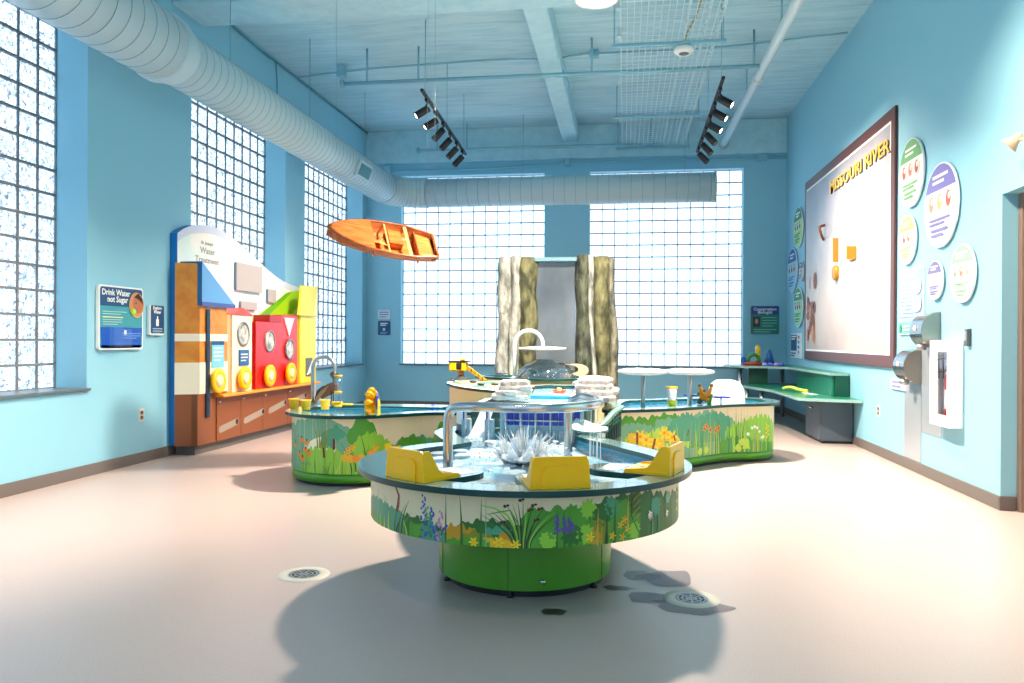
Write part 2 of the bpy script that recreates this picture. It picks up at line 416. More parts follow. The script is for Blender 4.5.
# daylight from the sky enters through the glass blocks (portals only guide the sampling)
def portal(loc, sx, sy, rot):
    l = bpy.data.lights.new('window_portal', 'AREA'); l.shape = 'RECTANGLE'; l.size = sx; l.size_y = sy; l.cycles.is_portal = True
    o = bpy.data.objects.new('window_portal', l); C.objects.link(o); o.location = loc; o.rotation_euler = rot
for a, b in LW: portal((-W1-.33, (a+b)/2, (SILL+WTOP)/2), b-a, WTOP-SILL, (PI/2, 0, -PI/2))
for a, b in BW: portal(((a+b)/2, D+.19, (SILL+WTOP)/2), b-a, WTOP-SILL, (-PI/2, 0, 0))
for a, b in FILL_WINDOWS: portal(((a+b)/2, YN-.19, (SILL+WTOP)/2), b-a, WTOP-SILL, (PI/2, 0, 0))
wd = bpy.data.worlds.new('sky'); S.world = wd; wd.use_nodes = True
bg = wd.node_tree.nodes['Background']; bg.inputs[0].default_value = (.57, .79, 1, 1); bg.inputs[1].default_value = 3.1

# door at the far right of the view
d_frame = mat('#8a7668', .5, key='brown_door_frame'); d_leaf = mat('#6b4f3c', .45, key='brown_door')
m = MB(); x0 = W2+.10
m.box(x0, x0+.16, DY1-.055, DY1, 0, DZ, d_frame, .004); m.box(x0, x0+.16, DY0, DY0+.055, 0, DZ, d_frame, .004); m.box(x0, x0+.16, DY0+.055, DY1-.055, DZ-.055, DZ, d_frame, .004)
dr = struct('door_1', m)
fin('door_leaf', MB().box(x0+.05, x0+.095, DY0+.058, DY1-.058, .005, DZ-.058, d_leaf, .003), dr)
fin('door_handle', MB().tube([(x0+.05, DY0+.14, 1.0), (x0+0, DY0+.14, 1.0), (x0, DY0+.26, 1.0)], .011, M_steel), dr)

# ------------------------------------------------------------------ lights of the room and added fill
def area(name, loc, size, power, col, rot=(0, 0, 0), spread=PI, shape='DISK'):
    l = bpy.data.lights.new(name, 'AREA'); l.shape = shape; l.size = size; l.energy = power; l.color = col; l.spread = spread
    o = bpy.data.objects.new(name, l); C.objects.link(o); o.location = loc; o.rotation_euler = rot; return o
def spot(name, loc, tgt, power, col, ang, blend=.6, r=.03):
    l = bpy.data.lights.new(name, 'SPOT'); l.energy = power; l.color = col; l.spot_size = ang; l.spot_blend = blend; l.shadow_soft_size = r
    o = bpy.data.objects.new(name, l); C.objects.link(o); o.location = loc
    o.rotation_euler = (Vector(tgt)-Vector(loc)).to_track_quat('-Z', 'Y').to_euler(); return o
WARM = (1, .86, .72)
LAMP = Vector((-.27, 7.2, 4.25))
def pendant(loc, label, power):
    t = thing('ceiling_light', label, 'lamp', loc, 'round ceiling lights')
    x, y, z = loc
    part('housing', MB().lathe([(.0, .14), (.07, .14), (.09, .12), (.10, .08), (.19, .03), (.20, 0), (.185, 0), (.17, .02)], M_white, loc, 36), t)
    part('lens', MB().lathe([(0, .012), (.17, .012), (.18, .02)], mat((1, .93, .84), .4, emit=9, key='lamp_lens'), loc, 36), t)
    part('hanging_rod', MB().tube([(x, y, z+.13), (x, y, ZC if not 7.14 < y < 7.72 else 4.42)], .008, M_white), t)
    area('lamp_light', (x, y, z-.005), .34, power, WARM, spread=math.radians(128))
pendant(LAMP, 'round white ceiling light glowing at the top edge of the picture', 510)
pendant(Vector((-.8, 1.2, 4.3)), 'round white ceiling light added as unseen fill above the viewer, outside the picture', 12)  # second lamp is unseen, added for weak general fill
for xx in (-2.6, 1.2): area('unseen_fill_panel', (xx, -1.2, 4.6), 1.6, 15, (.88, .94, 1), shape='SQUARE')  # area lights added out of view behind the viewer as fill

# ================================================================== CEILING FITTINGS
# air duct: a spiral duct along the left wall, an elbow, and a run across the back windows
t = thing('air_duct', 'fat spiral air duct running along the left wall and across the back windows', 'duct', (-3.72, 12.3, 3.5))
DX, DZ_, DYB = -3.72, 3.50, 12.3
def seams(mb, path, r, step, m, rr=.006):
    L = [0]
    for i in range(1, len(path)): L.append(L[-1]+(path[i]-path[i-1]).length)
    d = 0
    while d < L[-1]:
        i = max(k for k in range(len(L)) if L[k] <= d); i = min(i, len(path)-2)
        f = (d-L[i])/max(1e-6, L[i+1]-L[i]); c = path[i].lerp(path[i+1], f); ax = (path[i+1]-path[i]).normalized()
        rad = r[i]*(1-f)+r[i+1]*f if isinstance(r, list) else r
        mb.lathe([(rad-.002, -rr), (rad+rr*.9, -rr*.4), (rad+rr*.9, rr*.4), (rad-.002, rr)], m, c, 40, True, ax); d += step
    return mb
R1, R2 = .27, .235
YR = 5.95
a = MB(); pts = [Vector((DX, YN, DZ_)), Vector((DX, YR-.12, DZ_))]
a.tube(pts, R1, M_duct, 48); seams(a, pts, R1, .15, M_duct2, .004); part('wide_run', a, t)
a = MB(); a.lathe([(R1, -.12), (R1+.014, -.11), (R1+.014, -.05), (R1-.004, -.02), (R2+.012, .1), (R2, .12)], M_duct, (DX, YR, DZ_), 48, True, (0, 1, 0)); part('reducer', a, t)
a = MB(); pts = [Vector((DX, YR+.1, DZ_)), Vector((DX, 11.72, DZ_))]
a.tube(pts, R2, M_duct, 48); seams(a, pts, R2, .12, M_duct2, .004); part('narrow_run', a, t)
a = MB(); arc = [Vector((DX+.58*(1-math.cos(q)), 11.72+.58*math.sin(q), DZ_)) for q in [PI/2*i/14 for i in range(15)]]
a.tube(arc, R2, M_duct, 48); seams(a, arc, R2, .1, M_duct2, .005); part('elbow', a, t)
a = MB(); pts = [Vector((DX+.58, DYB, DZ_)), Vector((1.36, DYB, DZ_))]
a.tube(pts, R2-.008, M_duct, 48); seams(a, pts, R2-.008, .17, M_duct2, .004)
a.lathe([(0, 0), (R2-.002, 0), (R2-.002, -.03)], M_duct, (1.362, DYB, DZ_), 48, True, (1, 0, 0)); part('cross_run', a, t)
g = MB(); ca, sa = math.cos(math.radians(20)), math.sin(math.radians(20))
c0 = Vector((DX, 10.2, DZ_)); od = Vector((ca, 0, -sa)); ud = Vector((sa, 0, ca))
g.obox(c0+od*(R2+.012), od*.014, Vector((0, .24, 0)), ud*.105, M_duct)
g.obox(c0+od*(R2+.027), od*.002, Vector((0, .21, 0)), ud*.078, mat('#2e7480', .6))
for i in range(6): g.obox(c0+od*(R2+.031)+ud*(-.065+.026*i), od*.003, Vector((0, .205, 0)), ud*.005, mat('#4a98a4', .5))
part('register_grille', g, t)
for y in (7.0, 8.9, 10.9): part('hanging_strap', MB().tube([(DX, y, DZ_+R2), (DX, y, ZC)], .004, M_duct2, 6), t)
for x in (-1.6, .9): part('hanging_strap', MB().tube([(x, DYB, DZ_+R2-.01), (x, DYB, ZC)], .004, M_duct2, 6), t)

# two painted pipes across the ceiling, with end flanges and hangers
M_pipe = mat('#7fb4c4', .5, key='painted_pipe')
def cross_pipe(y, xa, xb, label, hang):
    t = thing('ceiling_pipe', label, 'pipe', (xa, y, 4.3), 'painted pipes under the ceiling')
    part('pipe_run', MB().tube([(xa, y, 4.3), (xb, y, 4.3)], .024, M_pipe), t)
    part('end_flange', MB().lathe([(0, -.02), (.05, -.02), (.05, .012), (.03, .02)], M_pipe, (xa, y, 4.3), 20, True, (1, 0, 0)), t)
    for x in hang: part('hanging_rod', MB().tube([(x, y, 4.3), (x, y, ZC)], .012, M_pipe, 8), t)
cross_pipe(9.3, -3.46, 1.55, 'long painted pipe crossing the ceiling in front of the cable tray', (-3.15, -2.5, -.4, 1.45))
cross_pipe(12.75, -3.42, .6, 'shorter painted pipe crossing below the ceiling near the back wall', (-3.1, -2.6, .4))
# thin conduits on the ceiling
m = MB(); m.tube(smooth_open([(-4.3, 9.85, 4.60), (-3, 9.8, 4.66), (-1.1, 9.75, 4.66), (-1.04, 9.7, 4.43), (-.9, 9.7, 4.42), (-.76, 9.7, 4.43), (-.7, 9.7, 4.66), (1, 9.65, 4.66), (2.5, 9.4, 4.67)], 6), .014, M_pipe, 8)
m.box(-.45, -.33, 9.64, 9.74, 4.62, ZC, M_pipe, .01); m.box(-3.72, -3.62, 9.77, 9.89, 4.56, ZC, M_pipe, .01)
single('ceiling_conduit', m, 'thin wavy conduit with a junction box running across the ceiling boards', 'conduit')
m = MB(); m.tube(smooth_open([(-3.9, 13.0, 4.02), (-2.4, 13.0, 4.03), (-1.15, 13.0, 4.08), (-.95, 13.0, 4.1), (.6, 13.0, 4.09), (W2-.01, 13.0, 4.08)], 6), .018, M_pipe, 8)
m.box(-1.0, -.9, 12.97, D-.03, 4.03, 4.16, M_pipe, .01); m.box(-4.1, -3.97, 12.97, D-.03, 3.98, 4.12, M_pipe, .01); m.box(2.1, 2.24, 12.97, D-.03, 4.03, 4.15, M_pipe, .01)
single('wall_conduit', m, 'painted conduit with square junction boxes along the top of the back wall', 'conduit')
m = MB(); m.tube(smooth_open([(-W1+.02, 7.74, 4.68), (-W1+.03, 9.2, 4.64), (-W1+.02, 9.3, 4.66), (-W1+.02, D-.05, 4.69)], 6), .012, mat('#3f7f92', .6), 8)
m.tube(smooth_open([(-W1+.03, 9.4, 4.66), (-W1+.04, 9.42, 4.3), (-W1+.1, 9.2, 3.9)], 6), .008, mat('#3f7f92', .6), 6)
single('corner_cable', m, 'dark cable tacked along the corner of ceiling and left wall', 'cable')
# white sprinkler main
t = thing('sprinkler_pipe', 'thick white pipe slanting down the right side of the ceiling', 'pipe', (1.57, 7.5, 4.3))
part('pipe_run', MB().tube([(1.585, 3, 4.3), (1.55, 13.0, 4.3)], .055, mat('#c3d6da', .4), 24), t)
for y in (9.75, 12.9): part('coupling', MB().lathe([(.056, -.05), (.068, -.045), (.068, .045), (.056, .05)], mat('#b2c9cf', .4), (1.562, y, 4.3), 24, True, (0, 1, 0)), t)
for y in (8.3, 10.6): part('hanging_rod', MB().tube([(1.565, y, 4.35), (1.565, y, ZC)], .008, M_pipe, 6), t)

# wire mesh cable tray
t = thing('cable_tray', 'wide pale blue wire mesh cable tray hung under the ceiling', 'cable tray', (.4, 10, 4.3))
M_wire = mat('#d3eaf0', .4, key='tray_wire'); TX0, TX1, TZ = -.055, .93, 4.3
a = MB()
nx = 15
for i in range(nx+1):
    x = TX0+(TX1-TX0)*i/nx; a.tube([(x, 5.6, TZ), (x, 12.95, TZ)], .0045, M_wire, 5)
y = 5.6
while y < 12.95: a.tube([(TX0, y, TZ+.006), (TX1, y, TZ+.006)], .0035, M_wire, 5); y += .12
part('mesh_floor', a, t)
for x in (TX0, .60, .80, TX1):
    a = MB()
    for z in (.05, .10): a.tube([(x, 5.6, TZ+z), (x, 12.95, TZ+z)], .005, M_wire, 5)
    y = 5.6
    while y < 12.95: a.tube([(x, y, TZ), (x, y, TZ+.1)], .004, M_wire, 5); y += .12
    part('side_mesh', a, t)
for y in (8.4, 11.1, 12.9):
    a = MB(); a.box(TX0-.1, TX1+.1, y-.022, y+.022, TZ-.045, TZ-.012, M_pipe, .004); part('support_channel', a, t)
    for x in (TX0-.07, TX1+.07): part('hanging_rod', MB().tube([(x, y, TZ-.03), (x, y, ZC)], .007, M_pipe, 6), t)
for y in (7.5, 8.2, 9.7, 11.3): part('bracket', MB().box(TX0-.04, TX0+.01, y-.04, y+.04, TZ-.02, TZ+.08, mat('#b9d3da', .5), .004), t)
# speaker / detector hung under the tray
t = thing('ceiling_speaker', 'white round ceiling speaker hanging below the mesh cable tray', 'speaker', (.605, 8.46, 4.2))
part('housing', MB().lathe([(0, -.02), (.085, -.02), (.105, .0), (.105, .03), (.08, .05), (0, .05)], M_white, (.605, 8.46, 4.2), 32), t)
part('grille', MB().lathe([(0, -.024), (.05, -.024), (.055, -.018)], mat('#59605f', .6), (.605, 8.46, 4.2), 24), t)
part('cord', MB().tube(smooth_open([(.605, 8.46, 4.25), (.63, 8.35, 4.36), (.70, 8.0, 4.42), (.72, 7.3, 4.43)], 5), .01, mat('#a79a6a', .6), 8), t)

# track lights
def track_light(xa, ya, xb, yb, z, label, side, lit):
    t = thing('track_light', label, 'track light', ((xa+xb)/2, (ya+yb)/2, z), 'track lights')
    part('rail', MB().obox(((xa+xb)/2, (ya+yb)/2, z), Vector((xb-xa, yb-ya, 0))/2, Vector((yb-ya, xa-xb, 0)).normalized()*.016, (0, 0, .014), M_black), t)
    for f in (.06, .5, .94): part('hanging_rod', MB().tube([(xa+(xb-xa)*f, ya+(yb-ya)*f, z), (xa+(xb-xa)*f, ya+(yb-ya)*f, ZC)], .005, M_pipe, 6), t)
    for i in range(6):
        f = (i+.6)/6.2; x, y = xa+(xb-xa)*f, ya+(yb-ya)*f
        dirv = Vector((side, -.45, -.75)).normalized() if i < lit else Vector((side*.9, -.35, -1.1)).normalized()
        c = Vector((x+side*.06, y, z-.16)); h = MB()
        h.tube([(x, y, z), (x, y, z-.07), c], .011, M_black, 8); h.box(x-.018, x+.018, y-.05, y+.05, z-.05, z-.012, M_black, .004)
        h.lathe([(0, -.09), (.040, -.09), (.043, -.085), (.043, .09), (.037, .09), (.034, .075), (0, .075)], M_black, c, 20, True, dirv)
        hd = part('lamp_head', h, t)
        l = MB(); l.lathe([(0, .08), (.034, .08)], mat((1, .95, .88), .3, emit=12 if i < lit else 0, key='spot_lens') if i < lit else mat('#8b8d8c', .2), c, 20, False, dirv)
        part('lens', l, hd)
        if i < lit: LITS.append((c+dirv*.1, side, i))
LITS = []
track_light(1.0, 3.0, 1.0, 6.0, 3.9, 'unseen black track of spotlights near the doorway, added to wash the right wall', 1, 5)  # track added out of view to carry the right wall's bright wash
track_light(-2.2, 3.4, -2.2, 5.5, 3.9, 'unseen black track of spotlights near the first left window, added to brighten the left wall', -1, 4)  # track added out of view to brighten the left wall round the sign
track_light(-2.21, 8.36, -2.33, 11.35, 3.88, 'left black track of six small spotlights above the hanging boat', -1, 2)
track_light(1.0, 8.36, 1.02, 11.6, 3.88, 'right black track of six small spotlights beside the cable tray', 1, 3)

# hanging wooden rowboat ------------------------------------------------
t = thing('rowboat', 'small varnished wooden rowboat hanging tilted in front of the windows', 'boat', (-1.824, 7.3, 1.956))
t.rotation_euler = (-.746, -.099, 3.719)
wood = noise_mat('varnished_wood', '#8f3d12', '#b5642a', 6, .25, .1, 30, stretch=(1, 6, 6)); wood2 = noise_mat('honey_wood_deck', '#ab5418', '#c67433', 5, .25, .05, 30, stretch=(1, 8, 8)); wood3 = noise_mat('pale_wood_trim', '#cf8f4a', '#dda662', 6, .3, .05, 30, stretch=(1, 6, 6))
BL, BWD, BWT, BH_ = 1.015, .243, .176, .113
def beam_at(s):   # s: 0 stern .. 1 bow
    if s < .35: return BWT+(BWD-BWT)*math.sin(PI/2*s/.35)
    q = (s-.35)/.65; return BWD*(1-q**2.3)**.75
def sheer(s): return BH_+.035*max(0, s-.4)**1.5
def hullpt(s, w, inn=0):   # w -1..1 around the section
    b = max(.001, beam_at(s)-inn); h = sheer(s); keel = 0+inn+.10*max(0, s-.6)**2*2.0
    a = abs(w); sg = 1 if w > 0 else -1
    if a < .55: y = b*.74*(a/.55); z = keel+.012*(a/.55)
    else: q = (a-.55)/.45; y = b*(.74+.26*q**.7); z = keel+.012+(h-keel-.012)*q
    return (BL*s, sg*y, z)
NS, NW = 26, 16
for nm, inn in (('hull', 0), ('inner_planking', .014)):
    h = MB(); v = [hullpt(i/NS if i < NS else .999, -1+2*j/NW, inn) for i in range(NS+1) for j in range(NW+1)]
    f = [(i*(NW+1)+j, i*(NW+1)+j+1, (i+1)*(NW+1)+j+1, (i+1)*(NW+1)+j) for i in range(NS) for j in range(NW)]
    h.add(v, f, wood if nm == 'hull' else wood2, True)
    if nm == 'hull': h.add([hullpt(0, -1+2*j/NW) for j in range(NW+1)], [tuple(range(NW+1))], wood)
    fin(nm, h, t)
g = MB()
for sg in (-1, 1): g.tube([(BL*s, sg*beam_at(s), sheer(s)) for s in [min(.999, i/24) for i in range(25)]], .013, wood, 8)
g.tube([(0, -BWT, BH_), (0, BWT, BH_)], .013, wood, 8); fin('gunwale', g, t)
d = MB(); N = 14; v = []
for i in range(N+1):
    s = min(.998, .60+.4*i/N)
    for q in (-1, 0, 1): v.append((BL*s, q*beam_at(s), sheer(s)+.014+(.018 if q == 0 else 0)))
d.add(v, [(i*3+j, i*3+j+1, (i+1)*3+j+1, (i+1)*3+j) for i in range(N) for j in range(2)], wood2, False)
d.box(BL*.595, BL*.605, -beam_at(.6), beam_at(.6), .03, BH_+.012, wood2); fin('foredeck', d, t)
for s0, s1, z in ((.0, .16, .078), (.24, .285, .118), (.44, .47, .11)):
    b = beam_at((s0+s1)/2)-.015; fin('thwart', MB().box(BL*s0+.012, BL*s1, -b, b, z-.01, z, wood3 if s0 > .2 else wood2, .002), t)
fin('bulkhead', MB().box(BL*.17, BL*.18, -.2, .2, .012, .10, wood, .002), t)
fin('middle_box', MB().box(BL*.3, BL*.43, -.19, .02, .014, .08, wood2, .004), t)
s = MB(); s.slab([(BL*.47, -.12, .02), (BL*.56, -.03, .02), (BL*.54, .1, .11), (BL*.47, .12, .11)], (.008, 0, 0), wood3); fin('knee_board', s, t)
s = MB()
Mi = (Matrix.Translation((-1.824, 7.3, 1.956)) @ t.rotation_euler.to_matrix().to_4x4())
for lp in ((.05, .2, .125), (.05, -.2, .125), (.95, 0, .14)):
    p = Mi @ Vector(lp); s.tube([Mi.inverted() @ p, Mi.inverted() @ Vector((p.x, p.y, ZC if p.y > 7.72 else 4.42))], .0012, M_steel2, 5)
fin('hanging_wire', s, t)

for c, side, i in LITS:
    if side > 0: spot('track_spot', c, (W2, c.y-.3+.1*i, 1.7), 250, (1, .77, .58), math.radians(104), 1, .08)
    else: spot('track_spot', c, (-W1, c.y-.1, .6), 300, (1, .76, .60), math.radians(84), 1, .08)

# ================================================================== THINGS ON THE WALLS
LX, RX = (0, 1, 0), (0, -1, 0); UP = (0, 0, 1)
def lines(sh, x0, x1, y, n, dy, h, m, seed=0):
    r = random.Random(seed)
    for i in range(n): sh.rect(x0, x0+(x1-x0)*(1 if i < n-1 else r.uniform(.5, .8)), y-i*dy-h, y-i*dy, m)
P_white = mat('#f6f6f2', .5); P_navy = mat('#0d4a78', .4); P_teal = mat('#3d9aa6', .4); P_blue = mat('#1455b8', .4)

# --- big drink-water sign, left wall
xs = -W1+.035; a = at(99, 284, x=xs); b = at(143, 349, x=xs)
y0, y1 = a.y, b.y; z1_, z0_ = at(99, 284, x=xs).z, at(99, 350, x=xs).z
t = thing('wall_sign', 'large blue and teal drinking water sign with rounded corners on the left wall', 'sign', (-W1, (y0+y1)/2, z0_))
w, h = y1-y0, z1_-z0_
part('backing_board', MB().slab([(-W1+.005, y0+p[0], z0_+p[1]) for p in rrect(0, w, 0, h, .03)], (.028, 0, 0), M_white), t)
s = Sheet((xs-.001, y0, z0_), LX, UP); g = .015
s.rrect(g, w-g, g, h-g, .025, P_teal)
s.poly([(g, h*.68), (w-g, h*.68)]+[p for p in rrect(g, w-g, h*.5, h-g, .025) if p[1] > h*.7], P_navy)
s.poly([p for p in rrect(g, w-g, g, h*.5, .025) if p[1] < h*.3]+[(g, h*.35), (w-g, h*.35)], P_blue)
s.text('Drink Water', w*.118, w*.37, h*.85, P_white, off=.0016); s.text('not Sugar', w*.118, w*.40, h*.745, P_white, off=.0016)
lines(s, w*.07, w*.6, h*.60, 2, .02, .007, mat('#a9d6da', .5)); s.rect(w*.07, w*.52, h*.5, h*.515, mat('#e8ee9a', .5)); lines(s, w*.07, w*.5, h*.475, 3, .02, .007, mat('#a9d6da', .5))
lines(s, w*.5, w*.92, h*.26, 3, .02, .006, mat('#7fb0ee', .5)); s.rect(w*.53, w*.59, h*.24, h*.31, P_white)
part('printed_face', s.mb, t)
# round photograph: child drinking
s = Sheet((xs+.004, y0, z0_), LX, UP); cx, cy = w*.83, h*.72; rx, ry = w*.175, h*.205
s.ell(cx, cy, rx, ry, mat('#e8b23c', .5)); s.ell(cx, cy+ry*.02, rx*.95, ry*.95, mat('#c98b62', .5))
s.ell(cx+rx*.15, cy+ry*.05, rx*.72, ry*.72, mat('#b46d48', .5)); s.poly([(cx-rx*.4, cy+ry*.6), (cx+rx*.2, cy+ry*.93), (cx+rx*.75, cy+ry*.55), (cx+rx*.92, cy), (cx+rx*.6, cy+ry*.25), (cx+rx*.1, cy+ry*.5)], mat('#2c1a14', .6))
s.ell(cx-rx*.12, cy+ry*.15, rx*.1, ry*.06, mat('#2c1a14', .6)); s.ell(cx-rx*.25, cy-ry*.3, rx*.22, ry*.09, mat('#a8453a', .6))
s.ell(cx-rx*.45, cy-ry*.55, rx*.38, ry*.3, mat('#8fbf2f', .5)); s.ell(cx-rx*.35, cy-ry*.5, rx*.2, ry*.18, mat('#c4dc58', .5))
part('round_photograph', s.mb, t, 'round picture of a child drinking from a green cup')
bxm = MB(); by0, by1, bz0, bz1 = y0+w*.13, y0+w*.52, z0_+h*.05, z0_+h*.37
for (q0, q1, r0, r1, s0, s1) in ((by0, by1, bz0, bz0+.004, 0, .09), (by0, by0+.004, bz0, bz1, 0, .09), (by1-.004, by1, bz0, bz1, 0, .09), (by0, by1, bz0, bz1*.9+bz0*.1, .086, .09)):
    bxm.box(xs+s0, xs+s1, q0, q1, r0, r1, M_case)
part('leaflet_holder', bxm, t, 'clear acrylic leaflet holder')
# --- small explore-water sign
a = at(150.5, 305, x=xs); b = at(164, 333, x=xs); y0, y1 = a.y, b.y; z0_ = at(150.5, 334, x=xs).z; z1_ = a.z; w, h = y1-y0, z1_-z0_
t = thing('wall_sign', 'small navy sign with a white bottle picture beside the big drinking water sign', 'sign', (-W1, (y0+y1)/2, z0_))
part('backing_board', MB().slab([(-W1+.005, y0+p[0], z0_+p[1]) for p in rrect(-.008, w, -.008, h, .015)], (.028, 0, 0), M_white), t)
s = Sheet((xs-.001, y0, z0_), LX, UP); s.rrect(.006, w, .006, h, .014, P_navy)
s.text('Explore', w*.2, w*.5, h*.86, P_white, off=.001); s.text('Water', w*.2, w*.5, h*.72, P_white, off=.001)
s.rrect(w*.4, w*.6, h*.28, h*.52, .008, P_white); s.rect(w*.46, w*.54, h*.52, h*.62, P_white); lines(s, w*.15, w*.85, h*.2, 3, .022, .007, mat('#b9d0e4', .5))
part('printed_face', s.mb, t)

def outlet(name, c, n, label, u):
    "duplex outlet, c on the wall, n outward normal, u along wall"
    c, n, u = Vector(c), Vector(n), Vector(u); t = thing(name, label, 'outlet', c)
    part('cover_plate', MB().obox(c+n*.004, n*.004, u*.037, Vector((0, 0, .06)), mat('#d9d6cc', .4)), t)
    for dz in (-.022, .022): part('socket', MB().obox(c+n*.009+Vector((0, 0, dz)), n*.002, u*.02, Vector((0, 0, .016)), mat('#5d4a3c', .5)), t)
outlet('wall_outlet', at(141, 415, x=-W1), (1, 0, 0), 'wall outlet low on the left wall below the small navy sign', (0, 1, 0))
outlet('wall_outlet', at(879, 411, x=W2), (-1, 0, 0), 'wall outlet low on the right wall beside the grey cabinet', (0, 1, 0))

# --- water treatment exhibit ----------------------------------------
XF, XB = -4.128, -4.33
t = thing('water_treatment_exhibit', 'toy-town water treatment play wall with orange, cream, red and yellow houses', 'play wall', (-4.25, 8.6, 0))
def A(u, v, x=XF): q = at(u, v, x=x); return (q.y, q.z)
top = [A(177.5, 233, XB), A(184, 228.5, XB), A(192, 225.5, XB), A(203, 225, XB), A(214, 227, XB), A(226, 233.5, XB), A(240, 244, XB), A(253, 256, XB), A(267, 269, XB), A(283, 281, XB), A(303, 289, XB)]
topc = [(p.x, p.y) for p in smooth_open([(a, b, 0) for a, b in top], 5)]
ya = topc[0][0]; outline = [(ya, .1)]+topc+[(10.62, topc[-1][1]-.06), (10.62, .1)]
blue = mat('#0f79c4', .35, key='blue_edge')
hill = noise_mat('printed_hills', '#f3f1e6', '#dfeee6', 2.2, .4, 0, p0=.45, p1=.6)
part('back_panel', MB().slab([(-W1+.004, y, z) for y, z in outline], (XB+W1-.004, 0, 0), hill, blue), t)
s = Sheet((XB, 0, 0), LX, UP)
band = [(y, z) for y, z in topc]; s.poly(band+[(y-.0, z-.085) for y, z in reversed(band)], mat('#cdd5e6', .4))
s.poly([A(u, v, XB) for u, v in ((243, 322), (254, 318), (288, 292), (303, 290), (303, 300), (285, 322))], mat('#9bd11e', .4)); s.poly([A(u, v, XB) for u, v in ((252, 322), (286, 293), (292, 292), (262, 322))], mat('#5fae12', .4))
ty = A(190, 250, XB)
s.k += 1
g1 = mat('#9a9a8e', .5); pm = lambda u, v: at(u, v, x=XB)
def wtext(txt, u0, u1, v, hz):
    q0, q1 = pm(u0, v), pm(u1, v); mb_ = MB(); text_mb(mb_, txt, hz, g1, (XB+.002, q0.y, q0.z), LX, UP, 'LEFT', .0003, .002)
    wd_ = max(p[1] for p in mb_.v)-q0.y; k = (q1.y-q0.y)/wd_
    s.mb.add([(p[0], q0.y+(p[1]-q0.y)*k, p[2]) for p in mb_.v], mb_.f, g1)
wtext('St. Joseph', 201, 213, 243.5, .045); wtext('Water', 200, 215, 252.5, .09); wtext('Treatment', 195, 219, 260.8, .085)
part('printed_scene', s.mb, t)
for (u0, v0, u1, v1) in ((236.5, 262, 262, 287), (241, 301, 257, 309), (268, 289, 276, 302)):
    q0, q1 = A(u0, v0, XB+.03), A(u1, v1, XB+.03); zz0 = A(u0, v1+3 if u0 < 240 else v1, XB+.03)[1]
    part('info_plaque', MB().slab([(XB+.002, q0[0]+p[0], min(zz0, q1[1])+p[1]) for p in rrect(0, q1[0]-q0[0], 0, q0[1]-min(zz0, q1[1]), .015)], (.03, 0, 0), mat('#a9a39f', .4), mat('#5f85a4', .4)), t, 'pale rounded text plaque')
brown = mat('#87491f', .4, key='brown_laminate'); orange = noise_mat('orange_brick_print', '#c87518', '#d98d2a', 8, .4, 0)
brown2 = mat('#5f3418', .5); cream = mat('#efe2c8', .4); red = mat('#d9221f', .3, key='red_laminate'); yel2 = mat('#f2e43c', .35, key='yellow_laminate'); ochre = mat('#e8941f', .35)
grout = mat('#c07418', .5)
# base
b = MB(); YE = 10.06
b.box(XB-.05, XF-.05, 7.2, YE, 0, .094, M_base); part('plinth', b, t)
bs = MB(); bs.box(XB, XF, 7.16, 7.5, .094, .60, brown, .003); bs.box(XB, XF, 7.5, YE, .094, .548, brown, .003); base = part('base_cabinet', bs, t)
dy = [7.505, 8.016, 8.539, 9.216, YE]
for i in range(4):
    dm = MB(); dm.box(XF, XF+.012, dy[i]+.004, dy[i+1]-.004, .10, .54, brown, .002); dd = part('cabinet_door', dm, t)
    sl = MB(); (ua, va, ub, vb) = ((217, 430, 238, 421), (242, 421, 264, 411), (267, 411, 286, 402), (289, 402, 306, 395))[i]
    pa, pb = A(ua, va), A(ub, vb)
    q0 = Vector((XF+.0135, pa[0]+.05, pa[1])); q1 = Vector((XF+.0135, pb[0]-.05, pb[1])); dv = (q1-q0).normalized(); nv = Vector((0, -dv.z, dv.y)); r = .036
    pts = [q1+(dv*math.sin(a)+nv*math.cos(a))*r for a in [PI*k/8 for k in range(9)]]+[q0-(dv*math.sin(a)+nv*math.cos(a))*r for a in [PI*k/8 for k in range(9)]]
    sl.add(pts, [tuple(range(len(pts)-1, -1, -1))], mat('#9c8c7c', .5)); qb = q1; sl.lathe([(0, 0), (r*.8, 0)], mat('#1a1512', .6), qb+Vector((.001, 0, 0)), 16, False, (1, 0, 0))
    fin('viewing_slot', sl, dd, root_loc(dd))
    kb = (dy[i]+.06, .50); fin('door_lock', MB().lathe([(0, .012), (.012, .012), (.014, 0)], M_steel, (XF+.012, *kb), 12, True, (1, 0, 0)), dd, root_loc(dd))
part('orange_ledge', MB().box(XB, XF+.09, 7.5, YE+.02, .548, .575, ochre, .006), t)
# tower 1
def wedge(name, z0, z1, m_, e, par):
    fin(name, MB().prism([(XB, 7.095-e), (XF+e*.3, 7.19-e), (XF-.004, 7.2), (XB, 7.2)], z0, z1, m_), par, root_loc(par))
wedge('side_panel', .094, .60, brown, 0, base)
tw = MB(); tw.box(XB, XF, 7.19, 7.73, .60, 1.48, orange, .003); tw.box(XB, XF-.001, 7.19, 7.2, 1.48, 1.885, orange)
r_ = tw
for z in [.98+.07*k for k in range(8)]:
    if z < 1.1 or z > 1.21: r_.box(XF, XF+.0012, 7.19, 7.73, z, z+.003, grout); r_.box(XB+.02, XF, 7.1885, 7.19, z, z+.003, grout)
tw1 = part('orange_tower', tw, t)
wedge('side_panel', .60, 1.885, orange, 0.001, tw1); wedge('side_white_band', 1.12, 1.195, cream, .004, tw1); wedge('side_white_footing', .602, .912, cream, .004, tw1)
fin('white_band', MB().box(XB-.0, XF+.004, 7.186, 7.733, 1.12, 1.195, cream), tw1, root_loc(tw1))
